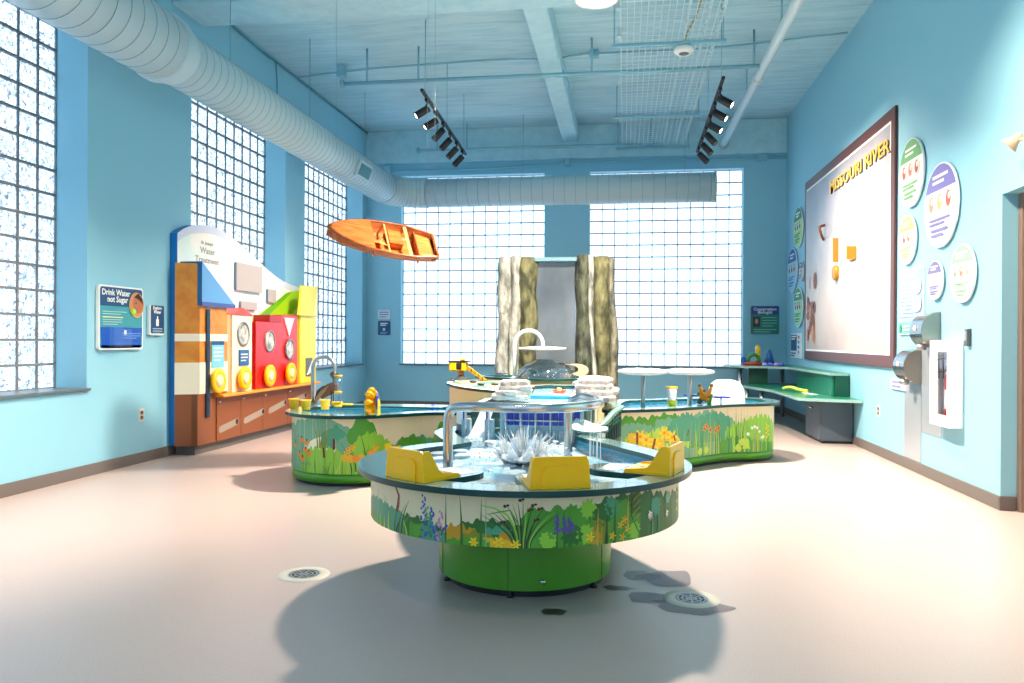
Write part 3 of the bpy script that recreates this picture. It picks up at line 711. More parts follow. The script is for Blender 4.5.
fin('white_footing', MB().box(XB-.0, XF+.006, 7.185, 7.735, .602, .912, cream), tw1, root_loc(tw1))
rf = MB(); tri = [(7.18, 1.475), (7.84, 1.475), (7.84, 1.505), (7.18, 1.905)]
rf.slab([(XB, y, z) for y, z in tri], (XF-XB+.03, 0, 0), mat('#5a97cc', .35), mat('#2a68a0', .35)); rf.add([(XF+.031, 7.178, 1.475), (XF+.031, 7.178, 1.90), (XF+.0, 7.178, 1.90), (XF+.0, 7.178, 1.475)], [(0, 1, 2, 3)], mat('#2a68a0', .35)); rf.box(XF+.03, XF+.034, 7.18, 7.84, 1.468, 1.51, mat('#3c4f93', .4)); part('blue_roof', rf, t)
sl = MB(); sl.box(XF+.004, XF+.02, 7.295, 7.355, .36, 1.44, mat('#14344c', .3)); sl.box(XF+.02, XF+.024, 7.305, 7.345, .38, 1.42, M_clear); part('vertical_tube', sl, t)
def plq(y0, y1, z0, z1, c, bars, hd=None):
    s = Sheet((XF+.012, y0, z0), LX, UP); w, h = y1-y0, z1-z0; mb = s.mb; mb.box(XF+.002, XF+.012, y0, y1, z0, z1, c); 
    if hd: s.rect(0, w, h*.85, h, hd)
    lines(s, w*.15, w*.85, h*.75, bars, h*.6/bars, h*.2/bars, P_white); return mb
part('info_plaque', plq(*(lambda a, b: (a[0], b[0], b[1], a[1]))(A(211, 341), A(223, 367)), mat('#6fc0d6', .4), 4, P_navy), t, 'light blue text plaque')
part('info_plaque', plq(*(lambda a, b: (a[0], b[0], b[1], a[1]))(A(238.5, 350), A(248, 365)), mat('#1d5d92', .4), 3), t, 'dark blue text plaque')
def porthole(mb, y, z, r, rx=1, m=None):
    c = (XF+.002, y, z); mb.lathe([(r*1.0, 0), (r*1.0, .012), (r*.86, .014), (r*.86, .004)], mat('#8d8f8c', .3, .6), c, 28, True, (1, 0, 0)); mb.lathe([(0, .005), (r*.86, .005)], m or noise_mat('porthole_print', '#7d7f7a', '#e6e4da', 10, .2, 0), c, 28, False, (1, 0, 0)); return mb
ph = noise_mat('porthole_view', '#6f6f66', '#e9e6da', 9, .15, 0)
h2 = MB(); h2.box(XB, XF, 7.845, 8.285, .575, 1.405, cream, .003); h2.box(XB, XF-.02, 7.77, 7.845, .575, 1.40, mat('#c9a878', .5), .003); hh = part('cream_house', h2, t)
fin('red_gable', MB().slab([(XB, 7.83, 1.405), (XB, 8.30, 1.405), (XB, 8.065, 1.485)], (XF-XB+.01, 0, 0), mat('#e0453c', .4)), hh, root_loc(hh))
fin('porthole', porthole(MB(), 8.075, 1.20, .135, m=ph), hh, root_loc(hh))
h3 = MB(); h3.box(XB, XF, 8.38, 9.05, .575, 1.345, red, .003); h3.box(XB, XF-.03, 8.30, 8.38, .575, 1.34, mat('#8f1412', .5), .003); hh = part('red_house', h3, t)
fin('porthole', porthole(MB(), 8.72, 1.12, .13, m=ph), hh, root_loc(hh))
h4 = MB(); h4.box(XB, XF-.01, 9.06, 9.54, .575, 1.44, red, .003); h4.box(XB, XF+.004, 8.72, 9.04, 1.34, 1.43, mat('#a3150f', .4), .003); hh = part('red_house', h4, t, 'taller red house with a triangular plaque')
fin('porthole', porthole(MB(), 9.28, 1.02, .125, m=ph), hh, root_loc(hh))
fin('triangle_plaque', MB().slab([(XF-.008, 9.12, 1.41), (XF-.008, 9.27, 1.18), (XF-.008, 9.42, 1.41)], (.012, 0, 0), mat('#c3cbe6', .4), P_white), hh, root_loc(hh))
h5 = MB(); h5.box(XB, XF, 9.62, 10.12, .575, 1.465, yel2, .003); h5.box(XB, XF-.02, 9.545, 9.62, .575, 1.46, mat('#b99a1c', .5), .003); hh = part('yellow_house', h5, t)
rf = MB(); v = [(XF+.03, 9.50, 1.47), (XF+.03, 9.98, 1.47), (XB, 10.16, 1.84), (XB, 9.62, 1.84)]
rf.slab([(XF+.03, 9.50, 1.455), (XF+.03, 9.96, 1.455), (XF-.0, 10.18, 1.86), (XF-.0, 9.66, 1.84)], (-.03, 0, 0), mat('#ecd92a', .35)); rf.slab([(XB, 9.96, 1.455), (XB, 10.18, 1.455), (XB, 10.18, 1.86)], (XF-XB, 0, 0), mat('#f6f3b4', .4)); fin('yellow_roof', rf, hh, root_loc(hh))
nb = MB(); nb.box(XF+.001, XF+.012, 9.78, 9.98, .66, .9, mat('#5c6a6e', .4), .02); nb.slab([(XF+.012, 9.8, .68), (XF+.012, 9.96, .72), (XF+.012, 9.96, .86)], (.01, 0, 0), P_white); fin('small_spout_niche', nb, hh, root_loc(hh))
for (u, v) in ((218.5, 381), (245, 378), (270, 375.5), (291, 373)):
    y, z = A(u, v, XF+.05); c = (XF+.0, y, z); wh = MB()
    wh.lathe([(0, .0), (.05, 0), (.05, .03), (.118, .03), (.126, .04), (.126, .065), (.112, .075), (.07, .06), (.062, .06)], M_yel, c, 36, True, (1, 0, 0)); w_ = part('yellow_hand_wheel', wh, t)
    fin('wheel_hub', MB().lathe([(.062, .058), (.06, .075), (.03, .08), (0, .08)], mat('#e9dcae', .4), c, 28, True, (1, 0, 0)), w_, root_loc(w_))

# --- back wall signs
def back_sign(u0, v0, u1, v1, name, label, fn):
    a = at(u0, v0, y=D-.02); b = at(u1, v1, y=D-.02); w, h = b.x-a.x, a.z-b.z
    t = thing(name, label, 'sign', (a.x+w/2, D, b.z)); part('backing_board', MB().slab([(a.x+p[0], D-.004, b.z+p[1]) for p in rrect(0, w, 0, h, min(.02, h*.2))], (0, -.016, 0), fn[1]), t)
    s = Sheet((a.x, D-.02, b.z), (1, 0, 0), UP); fn[0](s, w, h); part('printed_face', s.mb, t)
def f1(s, w, h):
    s.rrect(.004, w-.004, .004, h-.004, .018, mat('#147a6c', .4)); s.poly([(.004, h*.7), (w-.004, h*.7)]+[p for p in rrect(.004, w-.004, h*.5, h-.004, .018) if p[1] > h*.72], mat('#1d3f8f', .4))
    s.text('Conservation', h*.145, w/2, h*.84, P_white, off=.001); s.text('Biologist', h*.145, w/2, h*.73, P_white, off=.001)
    s.rect(w*.07, w*.33, h*.25, h*.62, mat('#2c2a2c', .5)); s.ell(w*.2, h*.45, w*.06, h*.09, mat('#c08a7a', .5)); lines(s, w*.4, w*.92, h*.6, 4, h*.1, h*.03, mat('#7dbdb2', .5)); lines(s, w*.1, w*.9, h*.17, 2, h*.08, h*.03, mat('#7dbdb2', .5))
back_sign(751, 306, 779, 334, 'wall_sign', 'green and navy conservation biologist sign on the back wall right of the windows', (f1, mat('#0f5f58', .4)))
def f2(s, w, h): s.rect(.003, w-.003, .003, h-.003, mat('#c9d3de', .4)); lines(s, w*.12, w*.88, h*.8, 3, h*.26, h*.1, mat('#6b83a0', .5))
back_sign(378, 310, 390, 319, 'wall_sign', 'pale text plate above the little navy sign left of the windows', (f2, P_white))
def f3(s, w, h):
    s.rect(.003, w-.003, .003, h-.003, P_navy); lines(s, w*.2, w*.8, h*.86, 2, h*.13, h*.06, P_white); s.rect(w*.4, w*.6, h*.3, h*.5, mat('#8fd0e8', .4)); lines(s, w*.2, w*.8, h*.2, 2, h*.08, h*.03, mat('#9dbcd4', .5))
back_sign(378, 321, 390, 335, 'wall_sign', 'little navy sign on the back wall left of the windows', (f3, P_navy))

# --- right wall: mural
y1, y0 = 11.62, 7.885; z0, z1 = .90, 3.395
t = thing('river_mural', 'huge framed river poster on the right wall with yellow lettering', 'poster', (W2, (y0+y1)/2, z0))
fr = mat('#5b3530', .4, key='mural_border')
part('frame', MB().box(W2-.03, W2-.004, y0, y1, z0, z1, fr, .004), t)
sky = noise_mat('misty_river_print', '#8d97ab', '#e3dedb', .9, .35, 0, detail=6, p0=.3, p1=.62)
_nt = sky.node_tree; _b = _nt.nodes['Principled BSDF']; _g = _nt.nodes.new('ShaderNodeSeparateXYZ'); _tc = _nt.nodes.new('ShaderNodeTexCoord'); _nt.links.new(_tc.outputs['Object'], _g.inputs[0])
_r = _nt.nodes.new('ShaderNodeValToRGB'); _e = _r.color_ramp.elements; _e[0].position = .12; _e[0].color = (*lin('#b59a88'), 1); _e[1].position = .36; _e[1].color = (*lin('#d9cdc4'), 1)
_x = _e.new(.62); _x.color = (*lin('#c9cbd2'), 1); _x = _e.new(.98); _x.color = (*lin('#4a5674'), 1)
_d = _nt.nodes.new('ShaderNodeMath'); _d.operation = 'MULTIPLY'; _d.inputs[1].default_value = .4; _nt.links.new(_g.outputs['Z'], _d.inputs[0]); _nt.links.new(_d.outputs[0], _r.inputs[0])
_mx = _nt.nodes.new('ShaderNodeMix'); _mx.data_type = 'RGBA'; _mx.inputs[0].default_value = .35; _old = _b.inputs['Base Color'].links[0].from_socket; _nt.links.new(_r.outputs[0], _mx.inputs[6]); _nt.links.new(_old, _mx.inputs[7]); _nt.links.new(_mx.outputs[2], _b.inputs['Base Color'])
s = Sheet((W2-.031, y1, z0), RX, UP); w, h = y1-y0, z1-z0
s.rect(.10, w-.10, .12, h-.12, P_white); s.rect(.122, w-.122, .145, h-.145, sky)

rr = random.Random(4)
for k in range(26): s.ell(rr.uniform(.22, .7), rr.uniform(.3, 1.1), rr.uniform(.03, .10), rr.uniform(.03, .12), mat(rr.choice(['#8a4a30', '#b9633f', '#c98c6a', '#6d4030', '#d8a58a']), .5))

part('printed_picture', s.mb, t)
def mural_text(m, dx, dz, x):
    q0, q1 = at(831, 190, x=W2-.03), at(891, 145, x=W2-.03); mb = MB(); text_mb(mb, 'MISSOURI RIVER', .2, m, (x, q0.y+dx, 2.985+dz), RX, UP, 'LEFT', .004, .0015)
    wd_ = q0.y+dx-min(p[1] for p in mb.v); k = (q0.y-q1.y)/wd_; mb.v = [(p[0], q0.y+dx-(q0.y+dx-p[1])*k, p[2]) for p in mb.v]; return mb
def words_of(mb):
    "cut the line of lettering at its one word space"
    ys = sorted({round(p[1], 4) for p in mb.v}); gap = max(range(len(ys)-1), key=lambda i: ys[i+1]-ys[i]); cut = (ys[gap]+ys[gap+1])/2; out = []
    for side in (1, -1):
        o = MB(); fs = [f for f in mb.f if (mb.v[f[0]][1]-cut)*side > 0]; ids = sorted({i for f in fs for i in f}); mp = {a: b for b, a in enumerate(ids)}; o.add([mb.v[i] for i in ids], [[mp[i] for i in f] for f in fs], mb.mats[0]); out.append(o)
    return out
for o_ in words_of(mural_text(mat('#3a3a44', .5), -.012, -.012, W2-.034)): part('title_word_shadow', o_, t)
for o_ in words_of(mural_text(mat('#e2bf45', .4), 0, 0, W2-.040)): part('title_word', o_, t, 'yellow raised letters')
gold = mat('#c9932a', .35, .3); wd_b = mat('#8a4a22', .5)
XP = W2-.032
for nm, fn, lb in (('curved_peg', lambda m: m.tube(smooth_open([(XP, at(827, 225, x=W2).y, 2.64), (XP-.08, at(829, 230, x=W2).y, 2.60), (XP-.06, at(829, 236, x=W2).y, 2.5), (XP, at(826, 240, x=W2).y, 2.46)], 5), .016, wd_b, 8), 'short curved brown peg near the middle of the river poster'),
                   ('brass_bar', lambda m: m.box(XP-.06, XP, at(841, 240, x=W2).y-.007, at(841, 240, x=W2).y+.007, at(841, 262, x=W2).z, at(841, 238, x=W2).z, gold, .003), 'upright brass bar on the river poster'),
                   ('brass_bracket', lambda m: (m.box(XP-.10, XP, at(859, 250, x=W2).y-.015, at(859, 250, x=W2).y+.015, at(859, 259, x=W2).z, at(859, 246, x=W2).z, gold, .003), m.box(XP-.02, XP, at(859, 250, x=W2).y, at(853, 250, x=W2).y, at(859, 259, x=W2).z, at(859, 257, x=W2).z, gold)), 'square brass bracket on the right half of the river poster'),
                   ('gold_disc', lambda m: m.lathe([(0, .04), (.085, .04), (.09, .035), (.09, 0)], gold, (XP, at(840, 273, x=W2).y, at(840, 273, x=W2).z), 28, True, (-1, 0, 0)), 'thick gold disc below the upright brass bar on the river poster')):
    m = MB(); fn(m); part(nm, m, t, lb)

# --- round info discs
def disc(c_y, c_z, r, cap, label, name='round_wall_sign', nov=3, pics=('#c0392b', '#b5651d', '#8f5a3a'), tint='#f3f6f2', group=None, ry=None):
    t = thing(name, label, 'sign', (W2, c_y, c_z-r)); X = W2-.03
    part('backing_disc', MB().lathe([(0, 0), (r, 0), (r, .016), (0, .016)], M_white if not group else P_white, (W2-.012, c_y, c_z), 48, False, (-1, 0, 0)), t)
    s = Sheet((W2-.0285, c_y, c_z), RX, UP); s.ell(0, 0, r*.97, r*.97, mat(tint, .45), 48)
    a0 = math.asin(.38); s.poly([(r*.97*math.cos(a), r*.97*math.sin(a)) for a in [a0+(PI-2*a0)*k/24 for k in range(25)]], mat(cap, .45))
    lines(s, -r*.45, r*.45, r*.74, 2, r*.14, r*.07, P_white)
    for k in range(nov):
        x = (k-(nov-1)/2)*r*.52; s.ell(x, r*.08, r*.21, r*.25, mat('#e8e2da', .5)); s.ell(x, r*.08, r*.14, r*.19, mat(pics[k % len(pics)], .5)); s.ell(x+r*.05, r*.14, r*.07, r*.08, mat('#efe9e0', .5))
    lines(s, -r*.62, r*.62, -r*.30, 2, r*.1, r*.05, mat(cap, .5)); lines(s, -r*.5, r*.5, -r*.55, 2, r*.12, r*.06, mat(cap, .5)); part('printed_face', s.mb, t)
disc(7.465, 2.665, .305, '#65a86a', 'green-topped round animal sign beside the upper right corner of the river poster', pics=('#cf4a3a', '#c96a5a', '#a04a3a'))
disc(6.795, 2.262, .342, '#7672b4', 'large purple-topped round sign on the right wall, biggest of the round signs', pics=('#a09070', '#d9a46a', '#b5564a'))
disc(7.556, 2.075, .22, '#a7b66a', 'plain cream round sign under the green-topped one', nov=2, tint='#f4f3df')
disc(6.905, 1.66, .16, '#6d6a9a', 'smallest lilac round sign between the notice board and the pale round sign', nov=0, tint='#b9b7cc')
disc(6.375, 1.672, .222, '#8fc49a', 'pale green-topped round sign nearest the doorway', pics=('#8c8a80', '#b08060', '#9a9a92'))
dk = ('#3a3a2a', '#4a3a22', '#2f3a2a')
disc(12.08, 2.83, .30, '#2f7a4c', 'green round sign above the blue one in the far right corner', pics=dk, tint='#a9dc8c')
disc(12.475, 2.235, .335, '#1d5fa8', 'blue round sign nearest the back corner of the room', pics=dk, tint='#9fd0ea')
disc(11.865, 2.165, .14, '#33507c', 'small navy round sign at the left edge of the river poster', nov=2, pics=dk, tint='#c9d6de')
disc(12.05, 1.65, .295, '#2f8a4c', 'lower green round sign below the small navy one', pics=dk, tint='#a5e0b8')
# notice boards
def board(y1, y0, z0, z1, label, fn, name='wall_sign'):
    t = thing(name, label, 'sign', (W2, (y0+y1)/2, z0)); part('backing_board', MB().box(W2-.016, W2, y0, y1, z0, z1, P_white, .002), t)
    s = Sheet((W2-.0165, y1, z0), RX, UP); fn(s, y1-y0, z1-z0); part('printed_face', s.mb, t)
def g1_(s, w, h):
    s.rect(.006, w-.006, .006, h-.006, mat('#8fa6cc', .5)); s.rect(.006, w-.006, .006, h*.2, mat('#6fbfa8', .5)); lines(s, w*.12, w*.8, h*.93, 1, .1, h*.05, P_white)
    lines(s, w*.1, w*.6, h*.78, 9, h*.06, h*.018, mat('#dfe6f2', .5)); s.ell(w*.78, h*.72, w*.16, h*.11, P_white); s.ell(w*.78, h*.46, w*.18, h*.12, mat('#d7e6ee', .5)); s.rect(w*.05, w*.14, h*.05, h*.16, mat('#2f9a7c', .5)); lines(s, w*.2, w*.75, h*.14, 2, h*.05, h*.02, P_white)
board(7.78, 7.18, 1.215, 1.80, 'lilac and teal notice board above the hand dryers', g1_)
def g2_(s, w, h):
    s.rect(.006, w-.006, .006, h-.006, mat('#d7e6f0', .5)); s.rect(.02, w*.62, h*.3, h-.02, P_navy); lines(s, w*.08, w*.55, h*.9, 2, h*.1, h*.05, P_white)
    for k, c in enumerate(('#c84a4a', '#3aa06a', '#3a6ac0', '#c8a03a')): s.ell(w*.8, h*(.85-.2*k), w*.09, h*.06, mat(c, .5))
    lines(s, w*.06, w*.55, h*.22, 2, h*.1, h*.05, mat('#33507c', .5))
board(12.6, 11.9, .90, 1.27, 'small navy information board above the green bench', g2_)
board(8.0, 7.6, .70, .80, 'little lilac strip notice low beside the lower hand dryer', lambda s, w, h: (s.rect(.004, w-.004, .004, h-.004, mat('#b9bfe8', .5)), lines(s, w*.1, w*.9, h*.8, 2, h*.4, h*.18, mat('#7d84c0', .5))))

# --- hand dryers with splash plates
def dryer(yn, zc, label, L=.27, r=.148):
    t = thing('hand_dryer', label, 'hand dryer', (W2, yn+L/2, zc-r)); m = MB()
    pf = []; N = 16
    for k in range(N+1):
        a = -PI/2+PI*k/N; pf.append((W2-.02-math.cos(a)*r*.9, zc+math.sin(a)*r))
    prof = [(W2, zc-r)]+pf+[(W2, zc+r)]
    m.slab([(x, yn, z) for x, z in prof], (0, L, 0), mat('#9c948a', .3, 1), mat('#aaa69f', .2, 1)); part('cover', m, t, 'polished steel cover'); part('mounting_plate', MB().box(W2-.004, W2, yn-.01, yn+L+.01, zc-r-.01, zc+r+.01, M_steel2, .001), t)
    part('air_nozzle', MB().lathe([(.03, 0), (.038, .0), (.038, -.04), (.028, -.045)], M_steel2, (W2-.10, yn+L/2, zc-r+.03), 16), t)
    part('sensor_button', MB().lathe([(0, .008), (.022, .008), (.024, 0)], M_white, (W2-.02-r*.9, yn+L/2, zc+.02), 20, True, (-1, 0, 0)), t)
dryer(6.84, 1.245, 'upper chrome hand dryer on the right wall')
dryer(7.245, .935, 'lower chrome hand dryer, left of the extinguisher cabinet')
for (ya, yb, za, zb, lb) in ((6.80, 7.235, .37, 1.10, 'shorter steel splash plate below the upper hand dryer'), (7.245, 7.66, .10, .79, 'steel splash plate reaching the baseboard below the lower hand dryer')):
    single('mounted_splash_plate', MB().box(-.004, 0, 0, yb-ya, 0, zb-za, mat('#a9b3bb', .22, .35), .001), lb, 'wall plate', 'splash plates', (W2-.001, ya, za))
# --- extinguisher cabinet
ya, yb, za, zb = 6.40, 6.80, .49, 1.165; XC = W2-.085
t = thing('extinguisher_cabinet', 'white wall cabinet with a clear slot holding a fire extinguisher', 'cabinet', (W2, (ya+yb)/2, za))
m = MB(); wh = mat('#f4eeee', .35); part('mounting_plate', MB().box(W2-.003, W2, ya+.03, yb-.03, za+.03, zb-.03, wh), t); m.box(XC, W2, ya, ya+.02, za, zb, wh, .004); m.box(XC, W2, yb-.02, yb, za, zb, wh, .004); m.box(XC, W2, ya+.02, yb-.02, za, za+.02, wh); m.box(XC, W2, ya+.02, yb-.02, zb-.02, zb, wh); m.box(W2-.012, W2, ya+.02, yb-.02, za+.02, zb-.02, wh); part('cabinet_box', m, t)
m = MB(); dya, dyb = ya+.06, yb-.15
m.box(XC-.014, XC, ya, dya, za, zb, wh, .004); m.box(XC-.014, XC, dyb, yb, za, zb, wh, .004); m.box(XC-.014, XC, dya, dyb, za, za+.09, wh); m.box(XC-.014, XC, dya, dyb, zb-.09, zb, wh); dr = part('cabinet_door', m, t)
fin('clear_pane', MB().box(XC-.008, XC-.005, dya, dyb, za+.09, zb-.09, M_clear), dr, root_loc(dr))
m = MB(); yc = (dya+dyb)/2
for yy in (dya+.05, dyb-.05): m.tube([(XC-.02, yy, zb-.10), (XC-.02, yy-.01, zb-.3)], .004, M_black, 6)
for zz in (zb-.14, zb-.24): m.tube([(XC-.02, dya+.03, zz), (XC-.02, dyb-.03, zz-.01)], .004, M_black, 6)
fin('wire_guard', m, dr, root_loc(dr))
ex = thing('fire_extinguisher', 'red fire extinguisher inside the white wall cabinet', 'fire extinguisher', (W2-.042, yc, za+.02)); ec = (W2-.042, yc, za+.02)
part('cylinder', MB().lathe([(0, 0), (.03, 0), (.034, .01), (.034, .34), (.028, .38), (.014, .40), (.012, .42), (0, .42)], mat('#c91622', .25), ec, 28), ex)
part('valve_handle', MB().box(W2-.06, W2-.03, yc-.06, yc+.03, za+.43, za+.45, M_black, .004).tube([(W2-.042, yc, za+.43), (W2-.042, yc+.05, za+.47)], .008, M_black, 8), ex)
part('hose', MB().tube(smooth_open([(W2-.042, yc-.02, za+.44), (W2-.06, yc-.04, za+.40), (W2-.065, yc-.045, za+.2), (W2-.06, yc-.01, za+.1)], 5), .009, M_black, 8), ex)
part('paper_label', MB().lathe([(.0345, .12), (.0345, .27)], mat('#efe9df', .5), ec, 20, True, None, PI*.6, PI*1.4), ex)
# card reader
y, z = 6.295, 1.185; t = thing('card_reader', 'small grey card reader above the extinguisher cabinet near the doorway', 'card reader', (W2, y, z-.06))
part('casing', MB().box(W2-.03, W2, y-.03, y+.03, z-.065, z+.065, mat('#4e5255', .35), .006), t); part('mounting_plate', MB().box(W2-.003, W2, y-.034, y+.034, z-.069, z+.069, M_steel2), t); part('keypad', MB().box(W2-.033, W2-.03, y-.02, y+.02, z-.02, z+.05, mat('#8b8f92', .3)), t)
# emergency light
q = at(1015, 140, x=W2-.1); t = thing('emergency_light', 'cream emergency lamp head on the right wall above the doorway', 'lamp', (W2, q.y-.1, q.z-.05))
part('mounting_plate', MB().box(W2-.003, W2, q.y-.33, q.y-.08, q.z-.11, q.z+.08, M_white), t); part('battery_box', MB().box(W2-.07, W2, q.y-.32, q.y-.09, q.z-.10, q.z+.07, mat('#efe6dc', .4), .01), t)
for k in (0, -.38):
    c = Vector((W2-.1, q.y+k, q.z)); m = MB(); m.lathe([(0, -.05), (.025, -.045), (.03, 0), (.06, .05), (.055, .05), (.0, .045)], mat('#e9c9a6', .35), c, 20, True, (-.5, -.6 if k else .3, -.55)); m.tube([c, (W2-.04, q.y-.1 if not k else q.y-.3, q.z-.01)], .01, mat('#e9c9a6', .35), 8); part('lamp_head', m, t)

# --- green corner bench with shelf, and grey cabinet
m = MB(); gm = mat('#137a5c', .3, coat=.2, key='green_desk'); gd = mat('#0c4a38', .4); M_edge = mat('#8fb5ad', .3)
t = thing('corner_bench', 'green corner play bench with a raised shelf against the right wall', 'bench', (2.2, 10.2, 0))
zb_ = .52
topo = [(2.55, 8.92), (2.55, 12.2), (1.85, 12.2), (1.68, 11.6), (1.78, 11.1), (1.90, 10.6), (1.92, 9.9), (1.93, 9.25), (2.0, 9.12)]
m.prism([tuple(p) for p in topo], zb_-.035, zb_, gm, M_edge); part('bench_top', m, t)
m = MB(); zs = .79
shp = [(2.54, 9.42), (2.54, 12.9), (1.75, 12.9), (1.52, 12.5), (1.55, 12.0), (1.72, 11.75), (2.05, 11.7), (2.28, 11.4), (2.34, 9.42)]
m.prism([tuple(p) for p in shp], zs-.03, zs, gm, M_edge); part('raised_shelf', m, t)
part('shelf_back_panel', MB().box(2.36, 2.39, 9.46, 11.3, zb_, zs-.03, gm, .003), t)
part('shelf_end_panel', MB().box(2.39, 2.545, 9.42, 9.46, zb_, zs-.03, gd, .003), t)
part('shelf_divider', MB().obox((1.94, 11.9, (zb_+zs-.03)/2), (.135, 0, 0), (0, .015, 0), (0, 0, (zs-.03-zb_)/2), gd), t)
for (x, y, z) in ((1.70, 12.0, zs-.03), (1.74, 11.6, zb_-.035), (1.86, 11.1, zb_-.035), (2.4, 12.5, zs-.03)): part('leg', MB().tube([(x, y, 0), (x, y, z)], .028, M_steel2, 16), t)
t = thing('floor_cabinet', 'dark grey two-door cabinet under the green corner bench', 'cabinet', (2.37, 9.6, 0)); gr = mat('#4f5a66', .4, key='grey_cabinet')
part('carcass', MB().box(2.20, 2.54, 9.25, 9.96, .03, zb_-.036, gr, .004), t); part('plinth', MB().box(2.22, 2.54, 9.27, 9.94, 0, .03, M_black), t)
for a, b in ((9.255, 9.602), (9.608, 9.955)):
    d_ = part('cabinet_door', MB().box(2.186, 2.2, a, b, .04, zb_-.045, gr, .003), t)
    yk = b-.04 if a < 9.4 else a+.04; fin('door_knob', MB().lathe([(0, .03), (.012, .03), (.014, .02), (.006, 0)], M_steel, (2.186, yk, .38), 14, True, (-1, 0, 0)), d_, root_loc(d_))
# toys on the bench
def toy(name, label, mb, cat='toy', group=None): return single(name, mb, label, cat, group)
X, Y = 1.5, 12.2
m = MB(); m.lathe([(0, 0), (.16, 0), (.17, .02), (.12, .045), (0, .045)], mat('#c0241c', .3), (1.92, 12.25, zs), 24); toy('toy_dish', 'flat red toy dish on the raised green shelf', m)
toy('toy_block', 'blue rounded toy block standing left of the red toy dish', MB().box(1.74, 1.82, 12.2, 12.28, zs, zs+.13, mat('#1c6cc8', .3), .03))
toy('toy_arch', 'green toy arch standing in the red toy dish', MB().tube([(1.85+.08*(1-math.cos(a)), 12.25, zs+.05+.11*math.sin(a)) for a in [PI*k/12 for k in range(13)]], .028, mat('#2b8a3c', .3), 12))
m = MB(); m.lathe([(0, 0), (.05, 0), (.035, .08), (.045, .16), (.03, .2), (.045, .26), (.02, .3), (0, .3)], mat('#efc21c', .3), (2.02, 12.42, zs), 18); toy('toy_giraffe_peg', 'tall yellow skittle-shaped toy on the raised green shelf', m)
m = MB(); m.lathe([(0, 0), (.09, 0), (.05, .14), (.02, .23), (0, .24)], mat('#1454a0', .3), (2.16, 12.25, zs), 16); toy('toy_cone', 'dark blue toy cone right of the yellow skittle', m)
rr = random.Random(3)
for k in range(4):
    x, y = 2.02+.085*k, 11.82+.02*k; m = MB(); m.lathe([(0, 0), (.035, 0), (.04, .02), (.03, .045), (0, .05)], mat(['#9aa2f0', '#6a6ad8', '#b59ae8', '#5560c8'][k], .3), (x, y, zs), 12)
    toy('toy_ring', ['pale blue-violet toy cup leftmost at the shelf front', 'dark violet toy cup second in the shelf-front row', 'lilac toy cup third in the shelf-front row', 'deep blue toy cup rightmost in the shelf-front row'][k], m, 'toy', 'little violet cups on the shelf')
m = MB(); m.tube(smooth_open([(2.02, 10.45, zb_+.026), (2.08, 10.3, zb_+.05), (2.13, 10.1, zb_+.035), (2.2, 9.95, zb_+.026)], 5), .022, mat('#cfe04a', .35), 10); toy('toy_caterpillar', 'yellow-green toy caterpillar lying on the green bench', m)
toy('paper_strip', 'white paper strip lying on the green bench', MB().obox((2.2, 9.82, zb_+.004), (.03, -.16, 0), (.035, .007, 0), (0, 0, .003), M_white), 'paper')

